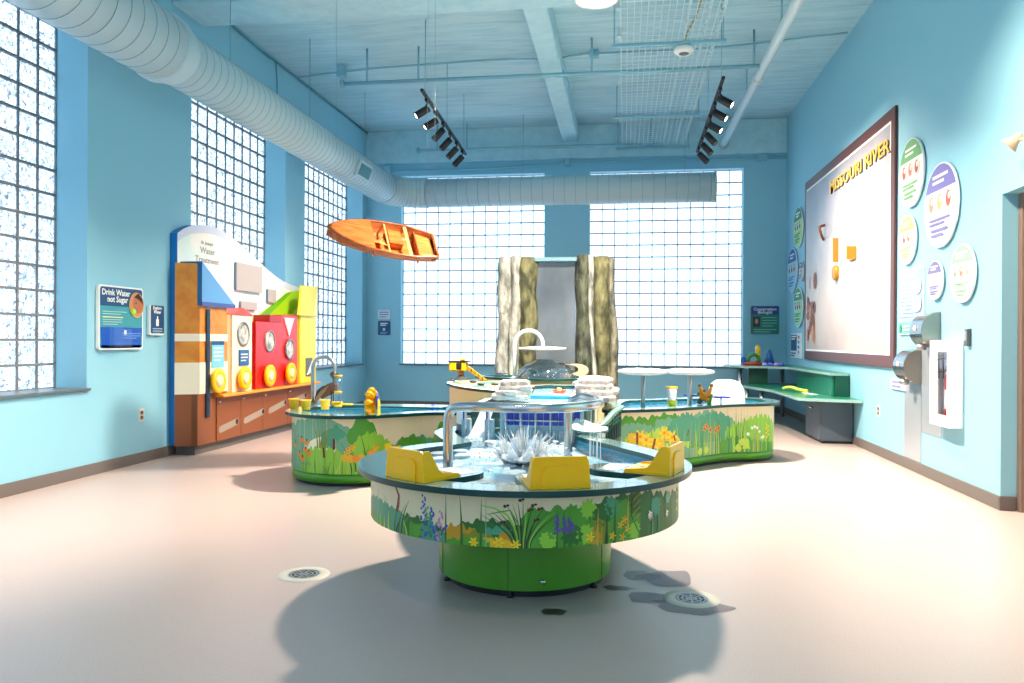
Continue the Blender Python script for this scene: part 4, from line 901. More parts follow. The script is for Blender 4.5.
# ================================================================== WATER TABLES
ZR = .56
class Print:
    "flat artwork wrapped round a skirt: shapes are given by photo column u (sets the place along the skirt) and height"
    def __init__(s, poly, z0, z1, closed=True):
        i0 = max(range(len(poly)), key=lambda i: poly[i][1]); poly = poly[i0:]+poly[:i0]
        s.P = [Vector((p[0], p[1], 0)) for p in poly]; s.n = len(s.P); s.z0, s.z1 = z0, z1; s.mb = MB(); s.k = 0
        s.L = [0]
        for i in range(s.n): s.L.append(s.L[-1]+(s.P[(i+1) % s.n]-s.P[i]).length)
        s.tab = []
        N = int(s.L[-1]/.01)
        for j in range(N):
            q = s.L[-1]*j/N; p, nrm = s.pt(q)
            if nrm.dot(-p) > .02*p.length: s.tab.append((upx((p.x, p.y, (z0+z1)/2)), q))
        runs = [[s.tab[0]]]
        for a in s.tab[1:]:
            if a[1]-runs[-1][-1][1] < .04 and a[0] >= runs[-1][-1][0]-.3: runs[-1].append(a)
            else: runs.append([a])
        s.tab = sorted(max(runs, key=lambda r: r[-1][0]-r[0][0]))
    def pt(s, q):
        q = q % s.L[-1]; lo, hi = 0, s.n-1
        while lo < hi:
            mid = (lo+hi+1)//2
            if s.L[mid] <= q: lo = mid
            else: hi = mid-1
        a, b = s.P[lo], s.P[(lo+1) % s.n]; t = (q-s.L[lo])/max(1e-9, s.L[lo+1]-s.L[lo])
        a0, b1 = s.P[lo-1], s.P[(lo+2) % s.n]
        ta = (b-a0).normalized(); tb = (b1-a).normalized(); tt = ta.lerp(tb, t).normalized()
        return a.lerp(b, t), Vector((tt.y, -tt.x, 0))
    def s_of(s, u):
        T = s.tab
        if u <= T[0][0]: return T[0][1]
        if u >= T[-1][0]: return T[-1][1]
        for i in range(len(T)-1):
            if T[i][0] <= u <= T[i+1][0]:
                if abs(T[i+1][1]-T[i][1]) > .3: return T[i][1]
                return T[i][1]+(T[i+1][1]-T[i][1])*(u-T[i][0])/max(1e-9, T[i+1][0]-T[i][0])
    def M(s, q, h, k):
        p, nrm = s.pt(q); p = p+nrm*(.0015+.00003*k); return (p.x, p.y, s.z0+max(0, min(s.z1-s.z0, h)))
    def fill(s, u0, u1, hf, m, hb=0):
        s.k += 1; a, b = s.s_of(u0), s.s_of(u1); n = max(2, int((b-a)/.006)); v = []
        hb_ = hb if callable(hb) else (lambda t, x: hb)
        for i in range(n+1):
            q = a+(b-a)*i/n; v += [s.M(q, hb_(i/n, q), s.k), s.M(q, max(hb_(i/n, q), hf(i/n, q)), s.k)]
        s.mb.add(v, [(2*i, 2*i+2, 2*i+3, 2*i+1) for i in range(n)], m)
    def bush(s, u0, u1, h, m, amp=.02, seed=0, dome=.3, step=.03, hb=0):
        r = random.Random(seed); ph = [r.uniform(0, 6) for _ in range(4)]
        def hf(t, q):
            base = h*((1-dome)+dome*math.sin(PI*min(1, max(0, t)))**.6)
            e = abs(math.sin(q/step*PI/2+ph[0]))*.6+abs(math.sin(q/step*PI*.93+ph[1]))*.4
            return base-amp+amp*e+amp*.6*math.sin(q*9+ph[2])
        s.fill(u0, u1, hf, m, hb)
    def strip(s, pts, w0, m, w1=0, bump=True):
        "tapered stroke through (dq,h) points relative to s"
        s.k = s.k+1 if bump else s.k; n = len(pts); v = []
        for i, (q, h) in enumerate(pts):
            a = pts[max(0, i-1)]; b = pts[min(n-1, i+1)]; dx, dy = b[0]-a[0], b[1]-a[1]; l = math.hypot(dx, dy) or 1
            t = i/(n-1); w = (w0*(1-t)+w1*t)/2*(1 if i else .8); v += [s.M(q-dy/l*w, h+dx/l*w, s.k), s.M(q+dy/l*w, h-dx/l*w, s.k)]
        s.mb.add(v, [(2*i, 2*i+1, 2*i+3, 2*i+2) for i in range(n-1)], m)
    def blade(s, u, h0, h1, w, lean, m, bump=False, q0=None):
        q = s.s_of(u) if q0 is None else q0; s.strip([(q+lean*(t*t), h0+(h1-h0)*t) for t in [i/7 for i in range(8)]], w, m, .001, bump)
    def blob(s, q, h, rx, ry, m, n=10, rot=0, bump=False, lobes=0, la=.3):
        s.k = s.k+1 if bump else s.k
        v = []
        for i in range(n):
            a = 2*PI*i/n; f = 1+(la*math.cos(lobes*a) if lobes else 0); x, y = rx*f*math.cos(a), ry*f*math.sin(a)
            v.append(s.M(q+x*math.cos(rot)-y*math.sin(rot), h+x*math.sin(rot)+y*math.cos(rot), s.k))
        s.mb.add(v, [tuple(range(n))], m)
    def flower(s, q, h, r, m, mc, n=6, rot=0):
        s.k += 1
        for i in range(n):
            a = rot+2*PI*i/n; s.blob(q+math.cos(a)*r*.6, h+math.sin(a)*r*.6, r*.5, r*.22, m, 8, a)
        s.k += 1; s.blob(q, h, r*.28, r*.28, mc, 8)
    def cone_flower(s, u, h, r, m, mc, stem):
        q = s.s_of(u); s.strip([(q, 0), (q+.004, h*.5), (q, h)], .004, stem, .003)
        for i in range(6):
            a = -PI*(.12+.76*i/5); s.blob(q+math.cos(a)*r*.55, h+math.sin(a)*r*.75, r*.62, r*.2, m, 8, a*1.0)
        s.k += 1; s.blob(q, h+r*.1, r*.26, r*.3, mc, 8)
    def cattail(s, u, h, m_st, m_hd, lean=0, hl=.07, w=.016):
        q = s.s_of(u); s.strip([(q, 0), (q+lean*.5, h*.5), (q+lean, h)], .005, m_st, .003); s.k += 1
        dx, dy = lean*.35, h*.35; l = math.hypot(dx, dy) or 1; dx, dy = dx/l, dy/l
        s.strip([(q+lean-dx*hl*t, h-dy*hl*t-.004) for t in (0, .15, .5, .85, 1)], w, m_hd, w, True)
    def spike(s, u, h0, h1, m, w=.02, seed=0, n=14):
        r = random.Random(seed); q = s.s_of(u); s.k += 1
        for i in range(n):
            t = i/n; s.blob(q+r.uniform(-w, w)*(1-t*.7), h0+(h1-h0)*t, .007*(1.2-t*.5), .006, m, 6)
    def leaf(s, q, h, L, a, m, w=.3):
        s.blob(q+math.cos(a)*L/2, h+math.sin(a)*L/2, L/2, L/2*w, m, 8, a)
    def maple(s, q, h, r, m, seed=0):
        rr = random.Random(seed); s.k += 1; n = 22; v = []
        for i in range(n):
            a = 2*PI*i/n; f = (1 if i % 2 == 0 else .74)*(.85+.3*rr.random()); v.append(s.M(q+r*f*math.cos(a), h+r*f*math.sin(a), s.k))
        s.mb.add(v, [tuple(range(n))], m)
def pm_(c): return mat(c, .42, key='plant_print')
G = dict(sage=pm_('#6fa886'), deep=pm_('#2c6b2a'), mid=pm_('#4f9a2c'), lime=pm_('#8cc63a'), lem=pm_('#b9d74a'), tealg=pm_('#4a9a78'), dark=pm_('#1d4a24'), olive=pm_('#7f8a1e'), must=pm_('#c2921a'), gold=pm_('#e8b81e'), yel=pm_('#f4d32a'), oran=pm_('#ee8a22'), brn=pm_('#6a2a1c'), rust=pm_('#8a3a1e'), vio=pm_('#6a48b0'), blu=pm_('#3c55b4'), pink=pm_('#d08ab8'), pale=pm_('#f2efcf'), cream2=pm_('#d9c78f'), white=pm_('#fbfbf0'), och=pm_('#c79a3a'), black=pm_('#2a1c16'))

def table(name, label, outline, loc, d_rim, w_rim, z_sk0, z_rim=ZR, plinth=None, pool_z=.47, water_z=None, rim_m=None):
    t = thing(name, label, 'water table', loc)
    sk = inset(outline, d_rim); inn = inset(outline, w_rim)
    m = MB(); n = len(sk); v = [(p[0], p[1], z_sk0) for p in sk]+[(p[0], p[1], z_rim-.026) for p in sk]
    m.add(v, [(i, (i+1) % n, n+(i+1) % n, n+i) for i in range(n)], M_cream, True); m.add([(p[0], p[1], z_sk0) for p in sk], [tuple(range(n-1, -1, -1))], M_black); part('printed_skirt', m, t, 'cream skirt with printed marsh plants')
    part('rim', MB().ring(outline, inn, z_rim-.026, z_rim, rim_m or M_rim, M_rimedge), t)
    m = MB(); i2 = inset(outline, w_rim-.006); m.add([(p[0], p[1], pool_z) for p in i2], [tuple(range(n))], M_pool)
    v = [(p[0], p[1], pool_z) for p in i2]+[(p[0], p[1], z_rim-.02) for p in i2]; m.add(v, [((i+1) % n, i, n+i, n+(i+1) % n) for i in range(n)], mat('#2d8fb0', .3), True); part('basin', m, t)
    if water_z: part('water_surface', MB().add([(p[0], p[1], water_z) for p in inset(outline, w_rim-.004)], [tuple(range(n))], M_water), t)
    return t, sk, inn

# ---------------------------------------------------------------- front pond table
CX, CY, RT = -.484, 3.83, .804
fo = [(CX+RT*math.cos(math.radians(a)), CY+RT*math.sin(math.radians(a))) for a in range(130, 392, 4)]
fo += [(.10, 4.42), (.05, 4.52), (.0, 4.60), (-.06, 4.69), (-.12, 4.79), (-.16, 4.88), (-.18, 4.98), (-.19, 5.1), (-.23, 5.22), (-.34, 5.26), (-.5, 5.27), (-.7, 5.27), (-.9, 5.27), (-1.1, 5.26), (-1.18, 5.2), (-1.21, 5.08), (-1.21, 4.95), (-1.18, 4.82), (-1.13, 4.70), (-1.09, 4.6), (-1.05, 4.52)]
t, sk, inn = table('pond_table', 'round front water table with a printed plant skirt and green drum base', fo, (CX, CY, 0), .062, .13, .323, ZR, water_z=.528)
FT = t
# drum base
m = MB(); bc = (-.485, 3.875); 
m.lathe([(.425, .035), (.425, .33)], M_green, (*bc, 0), 64, True); m.lathe([(0, .33), (.425, .33)], M_green, (*bc, 0), 64, False); m.lathe([(0, .035), (.425, .035)], M_black, (*bc, 0), 64, False)
db = part('drum_base', m, t)
for a in (-150, -93, -25): 
    a = math.radians(a); c = Vector((bc[0]+.4255*math.cos(a), bc[1]+.4255*math.sin(a), .18)); fin('panel_seam', MB().obox(c, (-math.sin(a)*.0015, math.cos(a)*.0015, 0), (math.cos(a)*.001, math.sin(a)*.001, 0), (0, 0, .145), mat('#2f6a10', .5)), db, root_loc(db))
part('black_toe_ring', MB().lathe([(.395, 0), (.395, .036)], M_black, (*bc, 0), 48, True), t)
for a in (-150, -92, -30, 60, 120):
    a = math.radians(a); part('levelling_foot', MB().lathe([(0, 0), (.018, 0), (.016, .012), (.01, .015), (.01, .036)], M_black, (bc[0]+.402*math.cos(a), bc[1]+.402*math.sin(a), 0), 12), t)
a = math.radians(-72); part('base_lock', MB().lathe([(0, .008), (.011, .008), (.012, 0)], M_steel, (bc[0]+.425*math.cos(a), bc[1]+.425*math.sin(a), .075), 16, True, (math.cos(a), math.sin(a), 0)), t)
# print
p = Print(sk, .323, ZR-.028); H = p.z1-p.z0
p.fill(368, 690, lambda t, q: H*.99, pm_('#e4d5ae'))
p.bush(371, 420, .12, G['tealg'], .02, 1, .4); p.bush(366, 384, .06, G['mid'], .02, 2, .3)
p.bush(404, 446, .095, G['deep'], .03, 3, .2); p.bush(410, 447, .07, G['mid'], .02, 31, .2); p.bush(423, 450, .05, G['tealg'], .02, 4, .1)
p.bush(560, 689, .19, G['deep'], .035, 5, .1, .04); p.bush(520, 640, .175, G['mid'], .04, 6, .3, .05)
p.bush(455, 530, .10, G['deep'], .03, 7, .2); p.bush(447, 482, .10, G['must'], .035, 8, .3, .025); p.bush(462, 500, .085, G['olive'], .03, 9, .3)
p.bush(486, 512, .08, G['tealg'], .02, 10, .2, hb=.05); p.bush(495, 524, .075, G['must'], .02, 11, .5)
p.bush(470, 520, .03, G['gold'], .02, 12, .2); p.bush(447, 490, .028, G['mid'], .02, 13, .3)
for (u, h, w, ln) in ((446, .205, .011, .0), (462, .20, .014, -.01), (481, .19, .012, .002), (486, .19, .007, 0)): p.blade(u, 0, h, w, ln, G['deep'] if w > .01 else G['sage'], True)
for u, h, ln, c in ((374, .16, -.01, 'rust'), (378, .17, .015, 'sage'), (382, .12, -.03, 'mid'), (386, .15, -.02, 'tealg'), (391, .14, -.05, 'mid'), (395, .12, .03, 'deep'), (399, .13, .05, 'deep'), (403, .10, .06, 'mid'), (407, .08, -.04, 'lime'), (381, .10, .02, 'lime'), (389, .08, .0, 'lem'), (385, .05, 0, 'gold'), (397, .06, .03, 'dark'), (402, .15, .05, 'dark')): p.blade(u, 0, h, .014, ln, G[c], True)
q = p.s_of(396); p.strip([(q-.03, .20), (q+.0, .195), (q+.025, .16), (q+.02, .12), (q+.01, .09)], .008, G['rust'], .02)
for u, hh, c, sd in ((424, .19, 'blu', 1), (432, .14, 'blu', 2), (430, .12, 'tealg', 3), (441, .13, 'pink', 4), (427, .14, 'tealg', 5)): p.spike(u, .01, hh, G[c], .022, sd, 20)
for i in range(14): u = 424+i*1.6; p.leaf(p.s_of(u), .01+.05*((i*7) % 5)/5, .035, PI*(.25+.5*((i*3) % 4)/4), G[('blu', 'tealg', 'deep')[i % 3]])
# the big dark rush clump in the middle
for i in range(17):
    u = 523+(i-8)*1.1; ln = (i-8)*.0165; p.blade(u, 0, .19-.008*abs(i-8), .011, ln, G[('dark', 'mid', 'black', 'deep', 'lime')[i % 5]], True)
q = p.s_of(520)
p.strip([(q-.02, .08), (q-.05, .13), (q-.10, .155), (q-.16, .165)], .010, G['lime'], .003); p.strip([(q-.01, .1), (q-.04, .15), (q-.09, .14), (q-.13, .13)], .008, G['mid'], .003)
for dq, h in ((-.06, .165), (-.075, .10), (.05, .17), (.035, .15), (.075, .155), (.06, .11), (0, .19)): p.k += 1; p.blob(q+dq, h, .008, .007, G['brn'], 7); p.blob(q+dq+.012, h+.004, .006, .005, G['black'], 7)
for (u, h, r, c, sd) in ((572, .13, .045, 'mid', 1), (588, .15, .04, 'lime', 2), (603, .12, .05, 'deep', 3), (612, .15, .045, 'tealg', 4), (622, .13, .05, 'mid', 5), (600, .06, .05, 'olive', 6), (585, .05, .045, 'lime', 7), (594, .03, .035, 'must', 8), (572, .05, .05, 'deep', 9), (640, .14, .045, 'deep', 10), (655, .12, .045, 'tealg', 11), (548, .03, .04, 'lime', 12), (554, .06, .03, 'mid', 13), (667, .14, .03, 'sage', 14), (612, .06, .04, 'mid', 15), (634, .04, .04, 'lime', 16)): p.maple(p.s_of(u), h, r, G[c], sd)
for u, hh, sd in ((557, .13, 1), (564, .13, 2), (571, .10, 3), (569, .12, 4)): p.spike(u, .06, hh, G['vio'], .012, sd, 14); p.blade(u, 0, hh+.03, .007, .0, G['deep'], True)
for u, h0, h1, c, w in ((597, 0, .15, 'och', .014), (606, 0, .12, 'dark', .018), (614, 0, .17, 'deep', .02), (627, .04, .20, 'och', .012), (601, 0, .10, 'must', .01), (652, .0, .18, 'sage', .008), (658, 0, .2, 'tealg', .014), (672, 0, .19, 'sage', .008)): p.blade(u, h0, h1, w, .004, G[c], True)
for u, h in ((624, .09), (620, .07), (627, .05), (622, .02), (612, .03)): p.flower(p.s_of(u), h, .017, G['gold'], G['oran'], 5)
for u, h, c in ((650, .08, 'pink'), (666, .07, 'pale'), (649, .09, 'pale')):
    for k in range(9): p.k += (k == 0); p.blob(p.s_of(u)+.014*math.cos(k*2.4)*(k/9)**.5, h+.016*math.sin(k*2.4)*(k/9)**.5, .005, .005, G[c], 6)
for i in range(8): u = 676+(i % 2)*2.2; p.leaf(p.s_of(u), .05+.018*i, .03, PI*(.3 if i % 2 else .7), G['lem'], .45)
for i in range(30): u = 640+i*1.6; p.k += (i == 0); p.blob(p.s_of(633+(i % 7)), .08+.004*i, .003, .003, G['och'], 5)
q = p.s_of(634); p.strip([(q, .19), (q-.02, .16), (q-.02, .10), (q+.01, .05), (q+.03, .02)], .006, G['dark'], .004)
q = p.s_of(558); p.flower(p.s_of(474), .015, .02, G['yel'], G['gold'], 6); p.flower(p.s_of(499), .02, .024, G['yel'], G['gold'], 6); p.flower(p.s_of(516), .014, .02, G['yel'], G['gold'], 6); p.flower(p.s_of(590), .035, .02, G['yel'], G['gold'], 5)
part('plant_print', p.mb, t, 'printed rushes, leaves and blue, violet and yellow flowers')

# tabs reaching over the water, yellow splash guards on them
M_tab = M_rim
ANG = (-124.3, -71.9, -18.6)
for i, ad in enumerate(ANG):
    a = math.radians(ad); er = Vector((math.cos(a), math.sin(a), 0)); et = Vector((-math.sin(a), math.cos(a), 0)); c0 = Vector((CX, CY, 0))
    L0, L1, wd = .34, .76, .13
    pts = [c0+er*L1+et*(-wd), c0+er*L1+et*wd]+[c0+er*(L0+.13-.13*math.sin(b))+et*(wd*math.cos(b)) for b in [PI*k/12 for k in range(13)]]
    pts = pts[::-1]; ar = sum(pts[k].x*pts[(k+1) % len(pts)].y-pts[(k+1) % len(pts)].x*pts[k].y for k in range(len(pts)))
    if ar < 0: pts = pts[::-1]
    tb = part('rim_tab', MB().prism([(q_.x, q_.y) for q_ in pts], ZR-.0255, ZR+.0008, M_tab, M_rimedge), FT)
    fin('text_strip', MB().obox(c0+er*.46+Vector((0, 0, ZR+.0015)), er*.05, et*.09, Vector((0, 0, .0006)), M_white), tb, root_loc(tb))
    lbl = ('yellow plastic splash guard on the left side of the front pond table rim', 'yellow plastic splash guard at the front of the pond table, nearest the viewer', 'yellow plastic splash guard on the right side of the front pond table rim')[i]
    B0 = c0+er*.748+Vector((0, 0, ZR+.001)); g = thing('splash_guard', lbl, 'splash guard', B0, 'yellow splash guards on the pond table')
    def W(r, s_, z): return B0+er*r+et*s_+Vector((0, 0, z*.92))
    hw = .124; m = MB()
    # back plate, slightly narrower at the top, rounded upper corners
    prof = [(-hw, 0), (hw, 0), (hw*.94, .10), (hw*.93, .118), (hw*.88, .131), (hw*.80, .138), (-hw*.80, .138), (-hw*.88, .131), (-hw*.93, .118), (-hw*.94, .10)]
    m.slab([W(0, s_, z) for s_, z in prof], er*.014, M_yel); part('back_plate', m, g)
    m = MB(); m.slab([W(.0141, s_*.62, z*.74) for s_, z in [(-hw, 0), (hw, 0)]+[q_ for q_ in rrect(-hw, hw, .0, .138, .055) if q_[1] > .07]], er*.007, M_yel); part('embossed_panel', m, g)
    for sg in (-1, 1):
        pr = [(.0, .0), (.0, .136), (-.028, .136), (-.05, .10), (-.075, .05), (-.095, .03), (-.19, .018), (-.20, .0)]
        m = MB(); m.slab([W(r_, sg*(hw-.004)*(1-.07*min(1, z/.13)), z) for r_, z in pr], et*(-sg*.010), M_yel); part('side_gusset', m, g)
    fp = [(-.0, -hw), (-.0, hw), (-.18, hw), (-.20, hw-.02), (-.20, -hw+.02), (-.18, -hw)]
    part('foot_plate', MB().slab([W(r_, s_, .0) for r_, s_ in fp][::1], (0, 0, .012), M_yel), g)
    part('slot', MB().slab([W(r_, s_, .0125) for r_, s_ in [(-.16, -.012), (-.12, -.012), (-.12, .012), (-.16, .012)]], (0, 0, .0006), M_black), g)
# pebble drain patches and inlet grate in the basin
for (x, y, r, lb) in ((-.52, 3.36, .13, 'grey pebble grate in the pond beside the front splash guard'), (-.20, 3.42, .10, 'smaller grey pebble grate between the front and right splash guards')):
    part('pebble_grate', MB().lathe([(0, .515), (r*.9, .515), (r, .508), (r, .47)], M_pebble, (x, y, 0), 28), FT)
m = MB(); m.box(-.80, -.62, 3.24, 3.30, .49, .52, mat('#1f64a8', .3), .004)
for k in range(12): m.box(-.795+.0146*k, -.789+.0146*k, 3.245, 3.295, .5201, .522, M_black)
part('blue_inlet_grate', m, FT)

# steel spray hoop
path = smooth_open([(-.83, 3.66, .50), (-.83, 3.66, .64), (-.83, 3.66, .76), (-.815, 3.655, .815), (-.77, 3.635, .832), (-.68, 3.60, .838), (-.50, 3.57, .838), (-.32, 3.60, .838), (-.18, 3.73, .838), (-.125, 3.93, .838), (-.145, 4.11, .838), (-.215, 4.215, .845), (-.275, 4.238, .82), (-.298, 4.24, .76), (-.298, 4.24, .64), (-.298, 4.24, .50)], 6)
hp = thing('spray_hoop', 'curved brushed steel pipe hoop standing in the front pond', 'pipe hoop', (-.5, 3.9, .475))
part('bent_pipe', MB().tube(path, .0235, M_steel, 20), hp)
for x, y in ((-.83, 3.66), (-.298, 4.24)): part('floor_flange', MB().lathe([(.024, .505), (.05, .498), (.05, .475), (0, .475)], M_steel2, (x, y, 0), 24), hp)
m = MB(); rr = random.Random(8)
for i in range(22):
    k = 60+int(i*.9); 
for i in range(40):
    tt = .28+.42*i/40; pnt = path[int(tt*(len(path)-1))]; dx, dy = rr.uniform(-.01, .01), rr.uniform(-.01, .01)
    if i >= 26 and i % 2: m.tube([pnt+Vector((dx, dy, -.024)), pnt+Vector((dx*1.5, dy*1.5, -.16)), pnt+Vector((dx*2, dy*2, -.34))], [.0012, .0016, .002], M_foam, 5)
o = part('falling_water_threads', m, hp); o['kind'] = 'stuff'

# lotus fountain
LC = Vector((-.50, 3.90, .528)); lf = thing('lotus_fountain', 'white water lily fountain splashing in the middle of the pond', 'fountain', (LC.x, LC.y, .475))
M_petal = clear_mat('petal', (.95, .98, 1), .05, .85, (.97, .99, 1)); M_petal2 = clear_mat('blue_petal', (.6, .8, 1), .15, .55, (.55, .74, .95))
for ring, (n, R, Hh, wd, mm) in enumerate(((9, .12, .05, .036, M_petal), (8, .095, .09, .032, M_petal), (6, .06, .12, .026, M_petal2))):
    for i in range(n):
        a = 2*PI*(i+ring*.5)/n; v = []
        N = 7
        for j in range(N+1):
            s_ = j/N; rad = .02+R*math.sin(s_*PI*.5)**.9; z = Hh*(s_**1.7); w = wd*math.sin(PI*min(1, .12+s_*.88))**.8*(1 if j < N else 0)
            for q in (-1, 0, 1):
                e1 = Vector((math.cos(a), math.sin(a), 0)); e2 = Vector((-math.sin(a), math.cos(a), 0)); v.append(LC+e1*(rad-abs(q)*-.008)+e2*(q*w)+Vector((0, 0, z+.008+abs(q)*.012)))
        part('petal', MB().add(v, [(j*3+q, j*3+q+1, (j+1)*3+q+1, (j+1)*3+q) for j in range(N) for q in range(2)], mm, True), lf)
part('base_ring', MB().lathe([(0, .0), (.06, 0), (.07, -.03), (0, -.03)], M_steel2, LC, 24), lf)
m = MB(); rr = random.Random(5)
for i in range(150):
    a = rr.uniform(-.5, PI+.5); rad = rr.uniform(.0, .19)**1.0; h = rr.uniform(.05, .19)*(1.1-rad*1.8); c = LC+Vector((math.cos(a)*rad*.5, math.sin(a)*rad*.5, 0)); e = LC+Vector((math.cos(a)*rad, math.sin(a)*rad, h))
    m.tube([c, c.lerp(e, .5)+Vector((0, 0, h*.25)), e], [.004, .004, .0008], M_foam, 5)
o = part('water_jets', m, lf); o['kind'] = 'stuff'
m = MB()
for i in range(260):
    a = rr.uniform(0, 2*PI); rad = rr.uniform(.02, .36); m.sphere(LC+Vector((math.cos(a)*rad, math.sin(a)*rad*.9, rr.uniform(0, .10) if rad < .25 else .004)), rr.uniform(.003, .008), M_foam, 6)
o = part('droplets', m, lf); o['kind'] = 'stuff'
m = MB()   # foam patches on the pond
for i in range(95):
    x, y = rr.uniform(-1.1, -.3), rr.uniform(3.35, 4.8); rx = rr.uniform(.015, .07)
    if (x-CX)**2+(y-CY)**2 < .42 or (y > 4.2 and -.9 < x < -.3): m.lathe([(0, .006), (rx*.7, .005), (rx, 0)], M_foam, (x, y, .529), 9)
o = single('pond_foam', m, 'white foam patches floating on the front pond water', 'foam'); o['kind'] = 'stuff'

# ---------------------------------------------------------------- sluice and dam at the back of the pond
M_blue = mat('#1a2fa8', .25, key='blue_panel'); M_lb = mat('#8fb8cc', .35)
t = thing('toy_dam', 'toy dam of glossy blue panels behind steel posts', 'dam', (-.535, 5.02, .47))
m = MB(); m.box(-.80, -.255, 5.045, 5.07, .475, .715, M_lb, .003); part('wall_panel', m, t)
for i in range(5):
    x0 = -.755+.097*i; b_ = part('blue_panel', MB().box(x0+.006, x0+.045, 5.034, 5.045, .60, .705, M_blue, .003).box(x0+.050, x0+.088, 5.034, 5.045, .60, .705, M_blue, .003), t)
for i in range(6):
    x = -.758+.097*i; part('steel_post', MB().tube([(x, 5.018, .475), (x, 5.018, .69)], .009, M_steel, 10), t)
part('rail', MB().tube([(-.80, 5.008, .632), (-.25, 5.008, .632)], .005, M_steel, 8), t)
part('top_rail', MB().box(-.805, -.25, 5.03, 5.09, .715, .722, mat('#dfe8ea', .3), .002), t)
m = MB(); rr = random.Random(2)
for i in range(80): x = rr.uniform(-.80, -.26); m.tube([(x, 5.0, .57), (x+rr.uniform(-.01, .01), 4.98, .50)], [.002, .004], M_foam, 5)
o = part('spilling_water', m, t); o['kind'] = 'stuff'
t = thing('sluice_gate', 'pair of grey sluice posts with white water rushing between', 'sluice gate', (-.93, 4.95, .47))
for x in (-1.005, -.855):
    b_ = part('sluice_post', MB().box(x-.028, x+.028, 4.94, 5.0, .475, .64, mat('#8fa9b8', .35), .003), t)
    fin('steel_guide', MB().box(x-.006, x+.006, 4.935, 4.94, .475, .70, M_steel), b_, root_loc(b_)); fin('blue_edge', MB().box(x-.02, x-.01, 4.945, 4.99, .64, .715, mat('#3a34a8', .3)), b_, root_loc(b_))
m = MB(); wl = [(-1.03, 4.98), (-1.07, 5.02), (-1.10, 5.10), (-1.12, 5.20), (-1.10, 5.23), (-1.075, 5.13), (-1.05, 5.06), (-1.02, 5.02)]
m.prism(wl, .47, .60, mat('#5d7c88', .4)); m.prism(wl, .60, .70, mat('#dfe9ee', .4)); part('curved_side_wall', m, t)
m = MB()
N = 12
for i in range(N): pass
v = [(-.975+.09*j, 5.34-.5*i/N, .70-.17*(i/N)**.7) for i in range(N+1) for j in (0, 1)]
m.add(v, [(2*i, 2*i+2, 2*i+3, 2*i+1) for i in range(N)], M_foam, True)
for i in range(60): m.sphere((rr.uniform(-.98, -.87), rr.uniform(4.6, 5.1), .515+rr.uniform(0, .02)), rr.uniform(.006, .016), M_foam, 6)
o = part('rushing_water', m, t); o['kind'] = 'stuff'

# ---------------------------------------------------------------- upper stream between the tables
st = [(-1.04, 5.29), (-.7, 5.29), (-.45, 5.29), (-.28, 5.30), (-.25, 5.4), (-.25, 5.7), (-.25, 6.2), (-.25, 6.8), (-.27, 7.4), (-.30, 8.0), (-.36, 8.3), (-.55, 8.4), (-.85, 8.4), (-.98, 8.2), (-.93, 7.6), (-.92, 7.1), (-1.0, 6.7), (-1.12, 6.3), (-1.12, 5.9), (-1.08, 5.6)]
t = thing('stream_table', 'raised pale blue stream channel running back between the water tables', 'water table', (-.65, 6.7, 0))
m = MB(); m.prism(st, 0, .62, M_teal); part('body', m, t)
part('rim', MB().ring(st, inset(st, .05), .62, .672, mat('#dfe8e8', .3), M_rimedge), t)
part('channel_floor', MB().add([(p[0], p[1], .632) for p in inset(st, .045)], [tuple(range(len(st)))], noise_mat('pale_stream_bed', '#9fd0ea', '#e6f2f6', 3, .3, .1)), t)
part('water_surface', MB().add([(p[0], p[1], .655) for p in inset(st, .045)], [tuple(range(len(st)))], M_water), t)
m = MB(); m.box(-.80, -.42, 6.55, 6.60, .655, .69, mat('#3fb4dc', .3), .006); part('weir_bar', m, t)
def terrace(name, label, cx, cy, sx, sy, z0, n, seed, rz):
    r = random.Random(seed); g = thing(name, label, 'rock terrace', (cx, cy, z0), 'white rock terraces'); M_t = noise_mat('white_limestone', '#aaa49f', '#d8d2cc', 12, .6, .6, 30) if 'white_limestone' not in bpy.data.materials else bpy.data.materials['white_limestone']
    h = .036
    for k in range(n):
        f = 1-.07*k; pts = []; ox, oy = r.uniform(-.12, .12)*sx, r.uniform(-.08, .08)*sy
        for j in range(18):
            a = 2*PI*j/18; rr_ = (1+r.uniform(-.16, .12))*f/(max(abs(math.cos(a)), abs(math.sin(a)))**.6); x, y = sx*rr_*math.cos(a)*.8+ox, sy*rr_*math.sin(a)*.8+sy*.12*k+oy
            pts.append((cx+x*math.cos(rz)-y*math.sin(rz), cy+x*math.sin(rz)+y*math.cos(rz)))
        part('rock_step', MB().prism(pts, z0+h*k+.0005, z0+h*(k+1)-.006, M_t), g); part('rock_step', MB().prism(inset(pts, .01), z0+h*(k+1)-.006, z0+h*(k+1), M_t), g)
terrace('rock_terrace', 'left stack of white rock steps beside the stream', -.90, 6.35, .19, .30, .672, 4, 3, .1)
terrace('rock_terrace', 'right stack of white rock steps above the right water table', -.26, 6.75, .24, .75, .672, 4, 7, .06)
# toys on the stream
m = MB(); m.lathe([(0, 0), (.05, 0), (.065, .02), (.06, .035), (0, .03)], mat('#d9523a', .35), (0, 0, 0), 16); m.lathe([(0, .03), (.03, .03), (.02, .05), (0, .05)], mat('#e9c33a', .35), (0, 0, 0), 12)
single('toy_boat', m, 'small red toy boat floating on the upper stream', 'toy', None, (-.60, 7.3, .656))
single('toy_duck', MB().sphere((0, 0, .02), .028, mat('#7a5ad0', .35), 12).sphere((.025, 0, .045), .014, mat('#7a5ad0', .35), 10), 'small violet toy floating right of the red toy boat', 'toy', None, (-.45, 7.35, .656))

